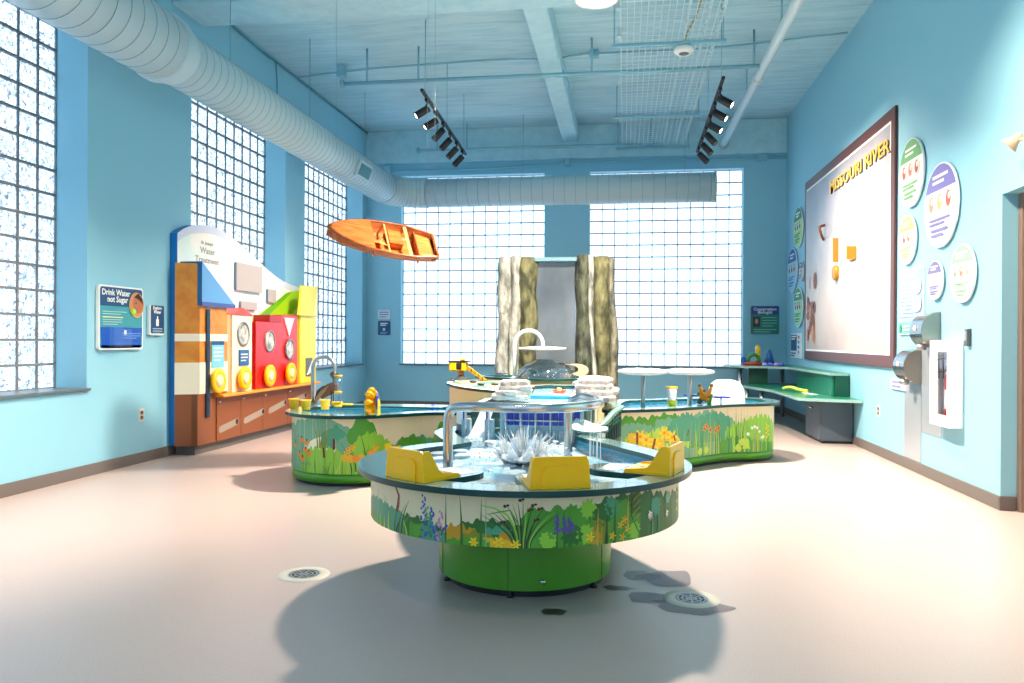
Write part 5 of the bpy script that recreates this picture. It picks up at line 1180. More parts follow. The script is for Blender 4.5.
# green stepped rail joining the pond to the right table
t = thing('lattice_rail', 'green teal curved rail with dark lattice joining the pond and the right water table', 'rail', (-.1, 5.2, .2))
rp = [Vector(q) for q in ((-.24, 5.02, .60), (-.19, 5.0, .60), (-.14, 5.04, .62), (-.10, 5.12, .655), (-.06, 5.22, .69), (-.03, 5.35, .70), (-.02, 5.5, .70))]
rp = smooth_open(rp, 5); m = MB(); lt = MB()
for i in range(len(rp)-1):
    a, b = rp[i], rp[i+1]; d = (b-a).normalized(); nn = Vector((d.y, -d.x, 0)).normalized()*.02
    m.add([a-nn, a+nn, b+nn, b-nn, a-nn-Vector((0, 0, .018)), a+nn-Vector((0, 0, .018)), b+nn-Vector((0, 0, .018)), b-nn-Vector((0, 0, .018))], [(0, 1, 2, 3), (5, 4, 7, 6), (1, 5, 6, 2), (0, 3, 7, 4)], mat('#7fb09c', .25), True)
    if i % 2 == 0: lt.tube([a-Vector((0, 0, .018)), (a.x, a.y, .50)], .005, M_teal, 6)
for z in (.02, .05, .08): lt.tube([(q.x, q.y, max(.5, q.z-z-.01)) for q in rp], .004, M_teal, 6)
part('top_rail', m, t); part('lattice', lt, t)
m = MB(); lp = [(q.x+.0, q.y+.012) for q in rp]; 
m.add([(x, y, z) for x, y in lp for z in (.2, .6)], [(2*i, 2*i+2, 2*i+3, 2*i+1) for i in range(len(lp)-1)], mat('#0d3b34', .5), True); part('backing_panel', m, t)
sh = MB(); a0 = [(-.34, 4.93, .60), (-.26, 4.90, .585), (-.18, 4.90, .58), (-.10, 4.95, .59), (-.10, 5.03, .60), (-.2, 5.05, .62), (-.30, 5.05, .66)]
sh.add([Vector(q) for q in a0], [tuple(range(len(a0)))], mat('#d6e6e2', .3)); sh.add([Vector(q)-Vector((0, 0, .012)) for q in a0], [tuple(range(len(a0)-1, -1, -1))], mat('#7fb09c', .3)); n = len(a0)
sh.add([Vector(q) for q in a0]+[Vector(q)-Vector((0, 0, .012)) for q in a0], [(i, (i+1) % n, n+(i+1) % n, n+i) for i in range(n)], mat('#7fb09c', .3)); part('spill_shelf', sh, t)
m = MB(); rr = random.Random(11)
for i in range(26): x = -.26+.15*i/26; m.tube([(x, 4.905, .575), (x+rr.uniform(-.006, .006), 4.895, .51)], [.0015, .003], M_foam, 5)
o = part('dripping_water', m, t); o['kind'] = 'stuff'

# ---------------------------------------------------------------- left water table
lo = smooth_closed([(-2.25, 5.775), (-1.98, 5.83), (-1.76, 6.02), (-1.56, 6.20), (-1.34, 6.26), (-1.20, 6.30), (-1.17, 6.5), (-1.2, 6.8), (-1.45, 6.92), (-1.9, 6.95), (-2.3, 6.93), (-2.62, 6.80), (-2.79, 6.52), (-2.78, 6.18), (-2.64, 5.95), (-2.46, 5.82)], 6)
t, sk, inn = table('left_water_table', 'kidney-shaped water table on the left with printed cattails and a heron', lo, (-2.1, 6.4, 0), .055, .15, .10, ZR, water_z=.53)
m = MB(); b2 = inset(lo, .06); m.prism(b2, .03, .10, M_green, smooth=True); part('green_plinth', m, t); part('toe_kick', MB().prism(inset(lo, .09), 0, .03, M_black), t)
p = Print(sk, .10, ZR-.028); H = p.z1-p.z0
p.fill(292, 450, lambda t, q: H*.99, pm_('#e3d4ab'))
p.bush(288, 350, .45, G['sage'], .05, 1, .2, .08, hb=.02); p.fill(305, 350, lambda t, q: .21+.08*math.sin(t*PI), G['pale']); p.bush(320, 352, .42, G['tealg'], .05, 2, .4, .05, hb=.2)
p.bush(345, 380, .44, G['mid'], .05, 3, .5, .06, hb=.1); p.bush(336, 350, .30, G['sage'], .04, 32, .3); p.bush(352, 394, .33, G['lime'], .04, 4, .4); p.bush(300, 352, .20, G['lime'], .05, 5, .2); p.bush(290, 312, .12, G['sage'], .03, 6, .2)
p.bush(385, 452, .26, G['tealg'], .04, 7, .2, .05); p.bush(395, 430, .32, G['mid'], .05, 8, .4, .05, hb=.1); p.bush(432, 452, .38, G['mid'], .05, 9, .5, .05, hb=.1); p.bush(372, 415, .17, G['lem'], .04, 10, .3)
p.bush(300, 450, .06, G['lime'], .03, 11, .0); p.bush(370, 440, .03, G['mid'], .02, 12)
rr = random.Random(1)
for i in range(90):
    u = rr.uniform(289, 440); p.blade(u, 0, rr.uniform(.06, .22), rr.uniform(.005, .012), rr.uniform(-.03, .03), G[rr.choice(['mid', 'lime', 'sage', 'lem', 'deep', 'olive'])], i % 3 == 0)
for u, ln in ((318, -.05), (320, -.02), (322, .0), (324, .03), (326, .05)): p.blade(u, .2, .40, .016, ln, G['olive'], True)
for u, h in ((296, .22), (302, .27), (307, .25), (300, .15), (309, .17), (306, .19), (303, .12)): p.cone_flower(u, h, .034, G['oran'], G['black'], G['mid'])
p.cattail(326, .21, G['olive'], G['brn'], -.02, .08, .018); p.cattail(334, .28, G['olive'], G['brn'], .0, .085, .02); p.cattail(292, .36, G['olive'], G['rust'], .0, .05, .012)
for k in range(8): p.k += (k == 0); p.blob(p.s_of(297)+.012*math.cos(k*2.4), .30+.012*math.sin(k*2.4), .007, .007, G['pink'], 6)
for u, h0, h1, ln in ((352, .0, .25, -.09), (356, .02, .22, -.05), (363, .0, .22, .05), (366, .05, .33, -.05), (368, .0, .2, .06)): p.blade(u, h0, h1, .011, ln, G['dark'], True)
for u in (345, 350, 356, 362, 372, 384): p.maple(p.s_of(u), .14+.02*math.sin(u), .035, G['gold' if u % 4 else 'oran'], u)
for u in (348, 352, 376, 392): p.flower(p.s_of(u), .19+.02*math.cos(u), .03, G['gold'], G['oran'], 6)
for u, h in ((388, .2), (398, .17), (410, .14)): p.maple(p.s_of(u), h, .04, G['yel'], int(u))
part('plant_print', p.mb, t, 'printed cattails, orange coneflowers and shrubs')

# crane bird, faucet and cups
def arch_faucet(name, label, base, top_z, reach, drop_z, r, m, cat='faucet'):
    x, y, z = base; g = thing(name, label, cat, base); R = reach/2
    path = [(x, y, z), (x, y, z+(top_z-R-z)*.5), (x, y, top_z-R)]+[(x+R-R*math.cos(a), y, top_z-R+R*math.sin(a)) for a in [PI*k/14 for k in range(1, 15)]]+[(x+reach, y, drop_z)]
    part('bent_pipe', MB().tube(path, r, m, 16), g); part('base_flange', MB().lathe([(0, 0), (r*1.9, 0), (r*1.9, .008), (r, .014)], m, base, 20), g); return g
fq = at(312.5, 404, z=ZR); YF = fq.y
arch_faucet('arched_faucet', 'arched steel faucet on the left water table behind the wooden bird', (fq.x, YF, ZR+.001), at(324, 357, y=YF).z, at(335, 370, y=YF).x-fq.x, at(334, 374, y=YF).z, .016, M_steel2)
yb_ = YF+.02
def Q(u, v, y=None): return at(u, v, y=yb_ if y is None else y)
bird = thing('toy_heron', 'wooden heron figure with brown wings and grey neck facing right', 'bird figure', Q(329, 405))
gb = mat('#5b4a42', .5); bb_ = mat('#8a5436', .5); gn = mat('#54585c', .45); bw_ = mat('#b88a5c', .5)
def cut(pts, d, m, yo=0): return MB().slab([Q(u, v)+Vector((0, yo, 0)) for u, v in pts], (0, d, 0), m)
part('body', cut([(319, 396), (321, 389), (327, 384), (333, 382), (337, 384), (337.5, 389), (334, 393), (328, 396), (322, 399)], .03, bb_), bird)
part('far_wing', cut([(313, 398), (315, 391), (321, 386), (329, 385), (324, 389), (318, 396), (314, 401)], .02, gb, .04), bird)
part('near_wing', cut([(314, 404), (316, 398), (321, 391), (329, 385.5), (326, 391), (320, 398), (316, 405)], .012, bw_, -.016), bird)
part('neck', MB().tube(smooth_open([Q(335, 384), Q(334, 379), Q(331.8, 375.5), Q(332.5, 373.2)], 5), [.016]*6+[.014]*5+[.017]*5, gn, 12), bird)
part('head', MB().sphere(Q(333.5, 373.2), .02, gn, 12, (1.3, .9, .9)), bird); hd_ = bird
part('beak', MB().lathe([(.011, 0), (.009, .02), (0, .05)], mat('#3c4044', .4), Q(335, 373.5), 10, True, (1, 0, -.25)), bird)
for u in (331, 333): part('leg', MB().tube([Q(u, 391), Q(u+.5, 398), Q(u-.3, 404.5)], .005, M_black, 8), bird)
cup_m = mat('#f9b80a', .35, key='yellow_cup')
def cup(u, v, label, y=None):
    c = at(u, v, z=ZR); c.z = ZR+.001; g = thing('yellow_cup', label, 'cup', c, 'yellow cups on the left table rim')
    part('cup_wall', MB().lathe([(0, 0), (.032, 0), (.043, .075), (.047, .077), (.047, .082), (.040, .08), (.03, .004), (0, .004)], cup_m, c, 24), g)
cup(294, 408.5, 'yellow cup at the far left end of the left table rim'); cup(306, 409.8, 'yellow cup second from the left end of the left table rim'); cup(325, 409.5, 'yellow cup in front of the wooden heron')
for u, v in ((294, 411), (306, 412.5), (325, 413)):
    c = at(u, v, z=ZR-.02); dmt = Vector((c.x+2.1, c.y-6.4, 0)).normalized(); e = Vector((-dmt.y, dmt.x, 0))
c = at(338, 407, z=ZR); g = thing('clear_tube', 'clear upright tube with yellow collars beside the heron', 'tube', (c.x, c.y, ZR+.001)); c.z = ZR+.001
part('tube_wall', MB().lathe([(.028, 0), (.028, .27), (.025, .27), (.025, 0)], M_clear, c, 20), g)
for z in (.0, .12, .26): part('yellow_collar', MB().lathe([(.027, z), (.034, z), (.034, z+.018), (.027, z+.018)], cup_m, c, 20), g)
c = at(342, 405, z=ZR); m = MB(); m.box(-.09, .10, -.035, .03, 0, .012, M_yel, .004); m.box(-.09, -.0, -.035, .03, .012, .03, M_yel, .006); single('yellow_boat_tray', m, 'flat yellow tray lying on the left table rim behind the cups', 'tray', None, (c.x, c.y, ZR+.001))
# water wheel
c = at(371.5, 415.5, z=ZR); ww = thing('toy_water_wheel', 'yellow toy water wheel with a blue disc on the left table rim', 'water wheel', (c.x, c.y, ZR+.001)); cz = Vector((c.x, c.y, ZR+.11)); ax = Vector((1, .2, 0)).normalized()
part('wheel', MB().lathe([(0, -.035), (.035, -.035), (.04, -.03), (.04, .03), (.035, .035), (0, .035)], mat('#e8941f', .35), cz, 20, True, ax), ww)
for k in range(8):
    a = 2*PI*k/8; e = Vector((0, math.cos(a), math.sin(a))); part('paddle', MB().obox(cz+e*.06, ax*.032, e*.028, ax.cross(e)*.006, M_yel).sphere(cz+e*.085, .022, M_yel, 10, (1.4, 1, 1)), ww)
part('blue_disc', MB().lathe([(0, 0), (.07, 0), (.072, .004), (.07, .008), (0, .008)], mat('#2a3fae', .3), cz+ax*.042, 24, True, ax), ww)
for s_ in (-.045, .055): part('side_bracket', MB().slab([(cz.x+ax.x*s_, cz.y-.04, ZR+.001), (cz.x+ax.x*s_, cz.y+.04, ZR+.001), (cz.x+ax.x*s_, cz.y+.03, ZR+.11), (cz.x+ax.x*s_, cz.y, ZR+.135), (cz.x+ax.x*s_, cz.y-.03, ZR+.11)], (.006, 0, 0), mat('#c9c92a', .35)), ww)
c = at(433, 403.5, y=6.70); single('blue_ball_toy', MB().sphere((0, 0, 0), .03, mat('#3a55d8', .3), 14), 'small blue ball toy in the left water table', 'toy', None, (c.x, c.y, .552))
m = MB(); m.prism([(-.34, -.07), (.3, -.09), (.34, 0), (.3, .07), (-.3, .07)], 0, .012, M_rim, M_rimedge); single('bridge_plate', m, 'teal plate bridging the left water table basin', 'plate', None, (-1.85, 6.62, ZR+.0005))

# ---------------------------------------------------------------- right water table
ro = smooth_closed([(-.17, 6.72), (.10, 6.80), (.40, 6.98), (.66, 7.20), (.86, 7.42), (1.05, 7.58), (1.26, 7.66), (1.43, 7.80), (1.52, 8.03), (1.49, 8.32), (1.30, 8.52), (1.0, 8.52), (.6, 8.32), (.2, 8.05), (-.05, 7.92), (-.14, 7.6), (-.17, 7.15)], 6)
t, sk, inn = table('right_water_table', 'long curved water table on the right with printed reeds and yellow flowers', ro, (.6, 7.6, 0), .055, .13, .10, ZR, water_z=.53)
m = MB(); m.prism(inset(ro, .06), .03, .10, M_green, smooth=True); part('green_plinth', m, t); part('toe_kick', MB().prism(inset(ro, .09), 0, .03, M_black), t)
p = Print(sk, .10, ZR-.028); H = p.z1-p.z0
p.fill(598, 772, lambda t, q: H*.99, pm_('#ead9b2'))
p.bush(598, 680, .43, G['mid'], .05, 1, .2, .06, hb=.2); p.bush(655, 735, .41, G['sage'], .04, 2, .2, .06); p.bush(598, 660, .33, G['sage'], .03, 3, .1); p.bush(598, 665, .20, G['lime'], .04, 4, .1); p.bush(625, 690, .30, G['lem'], .05, 5, .3)
p.bush(664, 700, .40, G['tealg'], .04, 6, .3, hb=.15); p.bush(690, 730, .42, G['tealg'], .04, 7, .3, .05, hb=.12); p.bush(600, 612, .3, G['olive'], .03, 8, 0); p.bush(725, 773, .34, G['lime'], .06, 9, .2); p.bush(690, 772, .14, G['mid'], .04, 10, .2); p.bush(650, 720, .12, G['sage'], .03, 11, .1)
rr = random.Random(6)
for i in range(150):
    u = rr.uniform(602, 771); hh = rr.uniform(.1, .34) if u < 690 else rr.uniform(.2, .42); p.blade(u, 0, hh, rr.uniform(.006, .016), rr.uniform(-.04, .04), G[rr.choice(['mid', 'lime', 'sage', 'lem', 'deep', 'lem', 'tealg', 'och'])], i % 3 == 0)
for u in (632, 642, 652, 660, 668, 676): p.maple(p.s_of(u), .17+.04*math.sin(u*2.1), .055, G['gold'], u)
for u, h in ((640, .22), (664, .24), (672, .20), (655, .15), (646, .19)): p.flower(p.s_of(u), h, .06, G['yel'], G['oran'], 6)
p.cattail(637, .26, G['olive'], G['rust'], .0, .10, .022); p.cattail(650, .20, G['olive'], G['rust'], .05, .10, .022); p.cattail(678, .22, G['olive'], G['rust'], -.05, .09, .018); p.cattail(685, .26, G['olive'], G['rust'], .04, .06, .014)
for u, h in ((704, .25), (706, .27), (718, .24), (715, .22), (710, .23)): p.flower(p.s_of(u), h, .03, G['oran'], G['brn'], 5)
for u in (700, 706, 738, 742, 746): p.maple(p.s_of(u), .07+.03*math.cos(u), .04, G['lem'], u)
for i in range(5): p.flower(p.s_of(752+i*2.4), .24-.012*(i-1)**2, .016, G['white'], G['white'], 6)
p.flower(p.s_of(748), .17, .018, G['white'], G['white'], 6); p.flower(p.s_of(763), .14, .018, G['white'], G['white'], 6)
for i in range(7): p.leaf(p.s_of(767), .12+.02*i, .035, PI*(.25 if i % 2 else .75), G['yel'], .5)
for i in range(9): p.leaf(p.s_of(742+i), .03+.02*(i % 4), .05, PI*(.2+.07*i), G['lem'], .4)
part('plant_print', p.mb, t, 'printed reeds, yellow daffodils and white flowers')

# mushroom fountains
M_fib = noise_mat('white_fibreglass', '#dfe3e4', '#f7f7f5', 8, .4, .3, 20)
for (u, y, lb) in ((643, 7.28, 'left white mushroom fountain on a steel post'), (689.5, 7.52, 'right white mushroom fountain on a steel post')):
    b = at(u, 400, y=y); zt = at(u, 372, y=y).z; g = thing('mushroom_fountain', lb, 'fountain', (b.x, y, .475), 'mushroom fountains on the right table')
    part('post', MB().tube([(b.x, y, .475), (b.x, y, zt-.02)], .02, M_steel2, 16), g)
    m = MB(); v = []; K = 48; pr = [(.03, -.022), (.15, -.024), (.213, -.012), (.226, 0), (.215, .018), (.15, .030), (.02, .034)]
    for (r, z) in pr:
        for k in range(K): a = 2*PI*k/K; rr_ = r*(1+.03*math.cos(12*a)*(r/.22)); v.append((b.x+rr_*math.cos(a), y+rr_*math.sin(a), zt+z))
    f = [(i*K+k, i*K+(k+1) % K, (i+1)*K+(k+1) % K, (i+1)*K+k) for i in range(len(pr)-1) for k in range(K)]; f += [tuple(range(K-1, -1, -1)), tuple((len(pr)-1)*K+k for k in range(K))]
    m.add(v, f, M_fib, True); part('cap', m, g)
# white rounded screen
q0, q1 = at(708, 403, y=8.1), at(745, 403, y=8.1); w = q1.x-q0.x; xc = (q0.x+q1.x)/2; ztop = at(725, 379.5, y=8.1).z
g = thing('white_splash_screen', 'white round-topped splash screen standing in the right water table', 'screen', (xc, 8.1, .475))
pts = [(-w/2, 0)]+[(w/2*(-math.cos(a))*(abs(math.cos(a))**-.35 if abs(math.cos(a)) > .01 else 1) if False else -w/2*math.copysign(abs(math.cos(a))**.62, math.cos(a)), (ztop-.475)*(.25+.75*math.sin(a)**.7)) for a in [PI*k/20 for k in range(21)]]+[(w/2, 0)]
part('curved_panel', MB().slab([(xc+a, 8.1, .475+b) for a, b in pts], (0, .05, 0), M_fib), g)
# cup on stand
b = at(672, 406, y=7.22); g = thing('water_bucket', 'translucent bucket with a yellow rim beside the left mushroom post', 'bucket', (b.x, 7.22, ZR-.08))
c = (b.x, 7.22, ZR+.05); part('bucket_wall', MB().lathe([(0, 0), (.036, 0), (.046, .12), (.043, .12), (.033, .004)], clear_mat('frosted_cup', (.9, .95, 1), .1, .6, (.85, .88, .95)), c, 20), g); part('yellow_rim', MB().lathe([(.046, .112), (.054, .112), (.054, .128), (.044, .128)], cup_m, c, 20), g)
part('yellow_stand', MB().lathe([(.0, -.13), (.05, -.13), (.05, -.09), (.03, -.05), (.045, -.02), (.045, 0), (0, 0)], mat('#d9dc2a', .35), c, 12), g)
# flower-like spinner
b = at(706, 404, y=7.6); g = thing('orange_flower_toy', 'orange and green plastic flower toy in front of the white screen', 'toy', (b.x, 7.6, .475)); c = Vector((b.x, 7.6, ZR))
part('green_stem', MB().tube([(b.x+.02, 7.6, .475), (b.x+.03, 7.6, ZR+.03), (b.x+.045, 7.6, ZR+.09)], .022, mat('#4f9a2c', .35), 10), g)
for dx, dz, l in ((-.06, .17, 1), (-.02, .12, 1), (.05, .17, 1), (-.07, .09, 1), (.03, .06, 1)): part('orange_petal', MB().tube([c+Vector((-.01, 0, .03)), c+Vector((dx*.6, -.01, dz*.6)), c+Vector((dx, -.015, dz))], [.016, .02, .012], mat('#f09a1c', .35), 10).sphere(c+Vector((dx, -.015, dz)), .018, mat('#7a6a2a', .4), 8), g)
part('dark_knob', MB().sphere(c+Vector((-.06, -.01, .02)), .03, mat('#2b3a3c', .4), 12), g)
for (u, y, lb) in ((692, 7.85, 'dark blue spinner disc behind the right mushroom post'), (721, 7.62, 'violet-blue spinner disc on a thin stem in front of the white screen')):
    b = at(u, 400, y=y); g = thing('spinner_toy', lb, 'toy', (b.x, y, .475), 'blue spinner discs'); part('stem', MB().tube([(b.x, y, .475), (b.x, y, ZR+.055)], .006, M_steel, 8), g)
    for k in range(6): a = PI*k/3; part('spinner_arm', MB().obox((b.x+math.cos(a)*.045, y+math.sin(a)*.045, ZR+.06), (math.cos(a)*.04, math.sin(a)*.04, 0), (-math.sin(a)*.018, math.cos(a)*.018, 0), (0, 0, .006), mat('#3a2fb8' if u > 700 else '#1c2f7a', .3)), g)

# ---------------------------------------------------------------- back tables: excavator deck and upper pool
ZB = .70
eo = smooth_closed([(-1.88, 8.40), (-1.83, 8.0), (-1.62, 7.5), (-1.36, 7.12), (-1.16, 6.92), (-1.02, 6.90), (-1.0, 7.2), (-1.04, 7.8), (-1.05, 8.3), (-1.2, 8.55), (-1.55, 8.68), (-1.8, 8.62)], 5)
t = thing('excavator_deck', 'raised cream-sided deck carrying the yellow toy excavator', 'water table', (-1.45, 7.9, 0))
sk = inset(eo, .03); n = len(sk); m = MB(); v = [(p_[0], p_[1], .0) for p_ in sk]+[(p_[0], p_[1], ZB-.026) for p_ in sk]
m.add(v, [(i, (i+1) % n, n+(i+1) % n, n+i) for i in range(n)], mat('#e6d39c', .4), True); part('cream_skirt', m, t)
part('rim', MB().ring(eo, inset(eo, .05), ZB-.026, ZB, mat('#e7efec', .25), M_rimedge), t)
part('deck_top', MB().add([(p_[0], p_[1], ZB-.006) for p_ in inset(eo, .048)], [tuple(range(n))], noise_mat('printed_ground', '#3f6e5e', '#c9b98a', 3.5, .5, .1, 30, p0=.45, p1=.55)), t)
p = Print(sk, .30, ZB-.03); p.bush(455, 470, .16, G['sage'], .05, 1, .6); p.bush(466, 486, .20, G['mid'], .06, 2, .8); p.bush(484, 505, .12, G['olive'], .05, 3, .5)
for u in (460, 464, 484, 488, 492): p.blade(u, 0, .3, .01, .0, G['olive'], True)
part('plant_print', p.mb, t, 'sparse printed shrubs')
# excavator
ec = at(461, 379, z=ZB); ec.z = ZB-.005; YE_ = ec.y
ev = thing('toy_excavator', 'yellow toy excavator with black-striped digging arm', 'toy excavator', ec); E_ = lambda u, v, dy=0: at(u, v, y=YE_+dy)
part('base_plate', MB().lathe([(0, .0), (.12, 0), (.12, .012), (.09, .02), (.05, .022), (.05, .035), (0, .035)], mat('#3d4648', .4), ec, 24), ev)
part('swivel_post', MB().tube([ec+Vector((0, 0, .03)), E_(461, 371)], .03, mat('#b5713a', .4), 14), ev)
q0, q1 = E_(450, 371), E_(469, 362)
part('cab', MB().box(q0.x, q1.x-.02, YE_-.07, YE_+.07, q0.z, q1.z, M_yel, .015).box(q0.x-.01, q1.x+.01, YE_-.075, YE_+.075, q1.z, q1.z+.012, M_black, .004), ev)
part('cab_window', MB().box(q0.x+.09, q0.x+.15, YE_-.0745, YE_-.07, q0.z+.02, q1.z-.01, M_black), ev)
part('engine_hood', MB().box(q0.x+.12, q0.x+.18, YE_-.03, YE_+.03, q1.z+.01, q1.z+.04, M_yel, .01), ev)
m = MB(); a_, b_ = E_(468, 368, -.03), E_(486.5, 381, -.25); d_ = (b_-a_); m.slab([a_+Vector((0, 0, .025)), b_+Vector((0, 0, .012)), b_-Vector((0, 0, .018)), a_-Vector((0, 0, .035))], (0, .03, 0), M_yel); arm = part('digging_arm', m, ev)
for k in range(4):
    c_ = a_+d_*(.2+.2*k); fin('black_stripe', MB().slab([c_+Vector((-.01, -.001, .018)), c_+Vector((.012, -.001, .012)), c_+Vector((.02, -.001, -.02)), c_+Vector((-.002, -.001, -.02))], (0, -.001, 0), M_black), arm, root_loc(arm))
part('bucket', MB().slab([b_+Vector((-.02, 0, .0)), b_+Vector((.03, 0, -.01)), b_+Vector((.02, 0, -.045)), b_+Vector((-.02, 0, -.05))], (0, .05, 0), mat('#c9971a', .4)), ev)
c = at(502, 379, z=ZB); g = thing('spinner_toy', 'small dark blue disc on a post beside the excavator arm', 'toy', (c.x, c.y, ZB-.005), 'blue spinner discs'); part('stem', MB().tube([(c.x, c.y, ZB-.005), (c.x, c.y, ZB+.06)], .008, M_steel2, 8), g); part('disc', MB().lathe([(0, 0), (.07, 0), (.07, .008), (0, .012)], mat('#2a3f7a', .3), (c.x, c.y, ZB+.06), 20), g)
for k, (u, v, lb) in enumerate(((449, 381, 'first dark pebble at the left end of the excavator deck'), (470, 382.5, 'dark pebble below the excavator cab'), (478, 385, 'dark pebble left of the digging bucket'), (492, 385, 'dark pebble right of the digging bucket'))):
    c = at(u+3, v, z=ZB); single('black_pebble', MB().sphere((0, 0, .014), .032, mat('#33383a', .5), 12, (1.3, 1, .45)), lb, 'pebble', 'dark pebbles on the excavator deck', (c.x, c.y, ZB-.005))
c = at(521, 386, z=ZB); single('brown_rock', MB().sphere((0, 0, .02), .07, noise_mat('brown_rock', '#4a3028', '#8a6450', 9, .6, .5), 14, (1.5, 1, .5)).sphere((.09, .02, .012), .04, mat('#3f2a22', .6), 10, (1.4, 1, .5)), 'dark brown rock beside the left white rock steps', 'rock', None, (c.x, c.y, .668))

uo = smooth_closed([(-1.75, 9.15), (-1.45, 8.80), (-1.1, 8.62), (-.75, 8.60), (-.45, 8.75), (-.24, 9.0), (-.18, 9.25), (-.3, 9.42), (-.9, 9.44), (-1.6, 9.44)], 6)
t = thing('upper_pool', 'upper pool with a dark teal edge in front of the waterfall rocks', 'water table', (-.9, 9.1, 0)); sk = inset(uo, .05); n = len(sk)
m = MB(); v = [(p_[0], p_[1], .0) for p_ in sk]+[(p_[0], p_[1], ZB-.0) for p_ in sk]; m.add(v, [(i, (i+1) % n, n+(i+1) % n, n+i) for i in range(n)], mat('#e6d39c', .4), True); part('cream_skirt', m, t)
part('rim', MB().ring(uo, inset(uo, .10), ZB, ZB+.024, M_teal, M_rimedge), t); part('pool_floor', MB().add([(p_[0], p_[1], ZB+.004) for p_ in inset(uo, .095)], [tuple(range(n))], mat('#86b9cc', .25)), t)
BCp = Vector((at(546, 380, y=8.95).x, 8.95, ZB+.005))
g = thing('water_bell', 'clear dome of falling water under the spray disc', 'fountain', BCp)
part('dome_of_water', MB().lathe([(.335*math.cos(a), .235*math.sin(a)) for a in [PI/2*k/14 for k in range(14)]]+[(.02, .235)], M_bell, BCp, 40), g)
part('base_ring', MB().lathe([(.30, 0), (.345, 0), (.345, .012), (.30, .012)], mat('#3d6f7c', .3), BCp, 40), g)
m = MB(); rr = random.Random(9)
for i in range(90): a = rr.uniform(0, 2*PI); b = rr.uniform(.0, .5); m.sphere(BCp+Vector((.335*math.cos(b)*math.cos(a), .335*math.cos(b)*math.sin(a), .235*math.sin(b)+.004)), rr.uniform(.003, .007), M_foam, 6)
o = part('droplets', m, g); o['kind'] = 'stuff'
fb = at(514.5, 380, y=8.8); ft = at(528, 330.5, y=8.8).z
g = arch_faucet('spray_arch', 'tall white arched pipe holding a flat spray disc before the waterfall', (fb.x, 8.8, ZB+.024), ft, at(543, 345, y=8.8).x-fb.x, at(543, 346, y=8.8).z, .022, mat('#dfe3e4', .25, .3))
dz_ = at(542, 348.5, y=8.8).z; dc = Vector((at(542.5, 348, y=8.8).x, 8.8, dz_-.02)); part('spray_disc', MB().lathe([(0, .045), (.06, .045), (.26, .032), (.275, .02), (.26, .006), (.1, 0), (0, 0)], mat('#eef1f1', .3), dc, 40), g)
cr_ = MB(); pts = []
for a in [math.radians(k) for k in range(-70, 121, 10)]: pts.append((.15*math.cos(a), .12*math.sin(a)))
for a in [math.radians(k) for k in range(110, -71, -10)]: pts.append((-.085+.13*math.cos(a)*.95, .02+.085*math.sin(a)))
c = at(575, 370.5, y=8.85); cr_.slab([(c.x+a, 8.85, c.z+.0+b*.62) for a, b in pts], (0, .1, 0), mat('#c9ab8c', .45)); single('curved_wood_channel', cr_, 'curved tan wooden channel right of the water dome', 'channel')

# ---------------------------------------------------------------- waterfall
M_bark = noise_mat('mossy_rock', '#484a3f', '#8b8672', 6, .8, 1.0, 7, stretch=(1.8, 1.8, 1), detail=10, p0=.36, p1=.62, bdist=.06)
M_bark2 = noise_mat('pale_rock', '#6f7068', '#bebcb0', 6, .8, 1.0, 7, stretch=(2, 2, .9), detail=10, p0=.35, p1=.62, bdist=.05)
M_bark3 = noise_mat('olive_rock', '#33361f', '#7b7752', 6, .8, 1.0, 7, stretch=(1.8, 1.8, .9), detail=10, p0=.36, p1=.64, bdist=.06)
M_bark4 = noise_mat('dark_rock', '#23271f', '#626650', 6, .8, 1.0, 7, stretch=(1.8, 1.8, .9), detail=10, p0=.36, p1=.64, bdist=.06)
YW = 9.5
def column(mb, u0t, u1t, u0b, u1b, vt, vb, depth, m, seed):
    "rough vertical rock rib; columns given at top and bottom"
    r = random.Random(seed); N = 22; K = 14; zt, zb = at((u0t+u1t)/2, vt, y=YW).z, max(0, at((u0b+u1b)/2, vb, y=YW).z); ph = [r.uniform(0, 6) for _ in range(6)]; v = []
    for i in range(N+1):
        f = i/N; z = zb+(zt-zb)*f; a = at(u0b+(u0t-u0b)*f, 342, y=YW).x; b = at(u1b+(u1t-u1b)*f, 342, y=YW).x; cx, hw = (a+b)/2, (b-a)/2; cap = 1 if i < N else .9
        cx += .012*math.sin(z*5+ph[0])
        for k in range(K):
            g_ = 2*PI*k/K; w = 1+.09*math.sin(3*g_+ph[1]+z*2.2)+.06*math.sin(z*9+ph[2]+g_*2)+.04*r.uniform(-1, 1); v.append((cx+hw*1.04*w*math.cos(g_)*cap, YW+depth*.5+depth*.62*w*math.sin(g_)*cap, z))
    f_ = [(i*K+k, i*K+(k+1) % K, (i+1)*K+(k+1) % K, (i+1)*K+k) for i in range(N) for k in range(K)]; f_ += [tuple(range(K-1, -1, -1)), tuple(N*K+k for k in range(K))]
    mb.add(v, f_, m, True); return mb
t = thing('waterfall_rock', 'pale and olive ridged rock pillar left of the waterfall sheet', 'rock pillar', (at(514, 342, y=YW).x, YW+.2, 0), 'waterfall rock pillars')
part('rock_rib', column(MB(), 498, 512, 492, 513, 256.5, 402, .34, M_bark2, 1), t, 'pale grey rock rib'); part('rock_rib', column(MB(), 510, 522, 506, 520, 255.5, 402, .36, M_bark2, 2), t, 'pale grey rock rib'); part('rock_rib', column(MB(), 517, 537, 514, 536, 257, 402, .36, M_bark3, 3), t, 'mossy olive rock rib')
t = thing('waterfall_rock', 'dark mossy rock pillar right of the waterfall sheet, reaching lower', 'rock pillar', (at(597, 342, y=YW).x, YW+.2, 0), 'waterfall rock pillars')
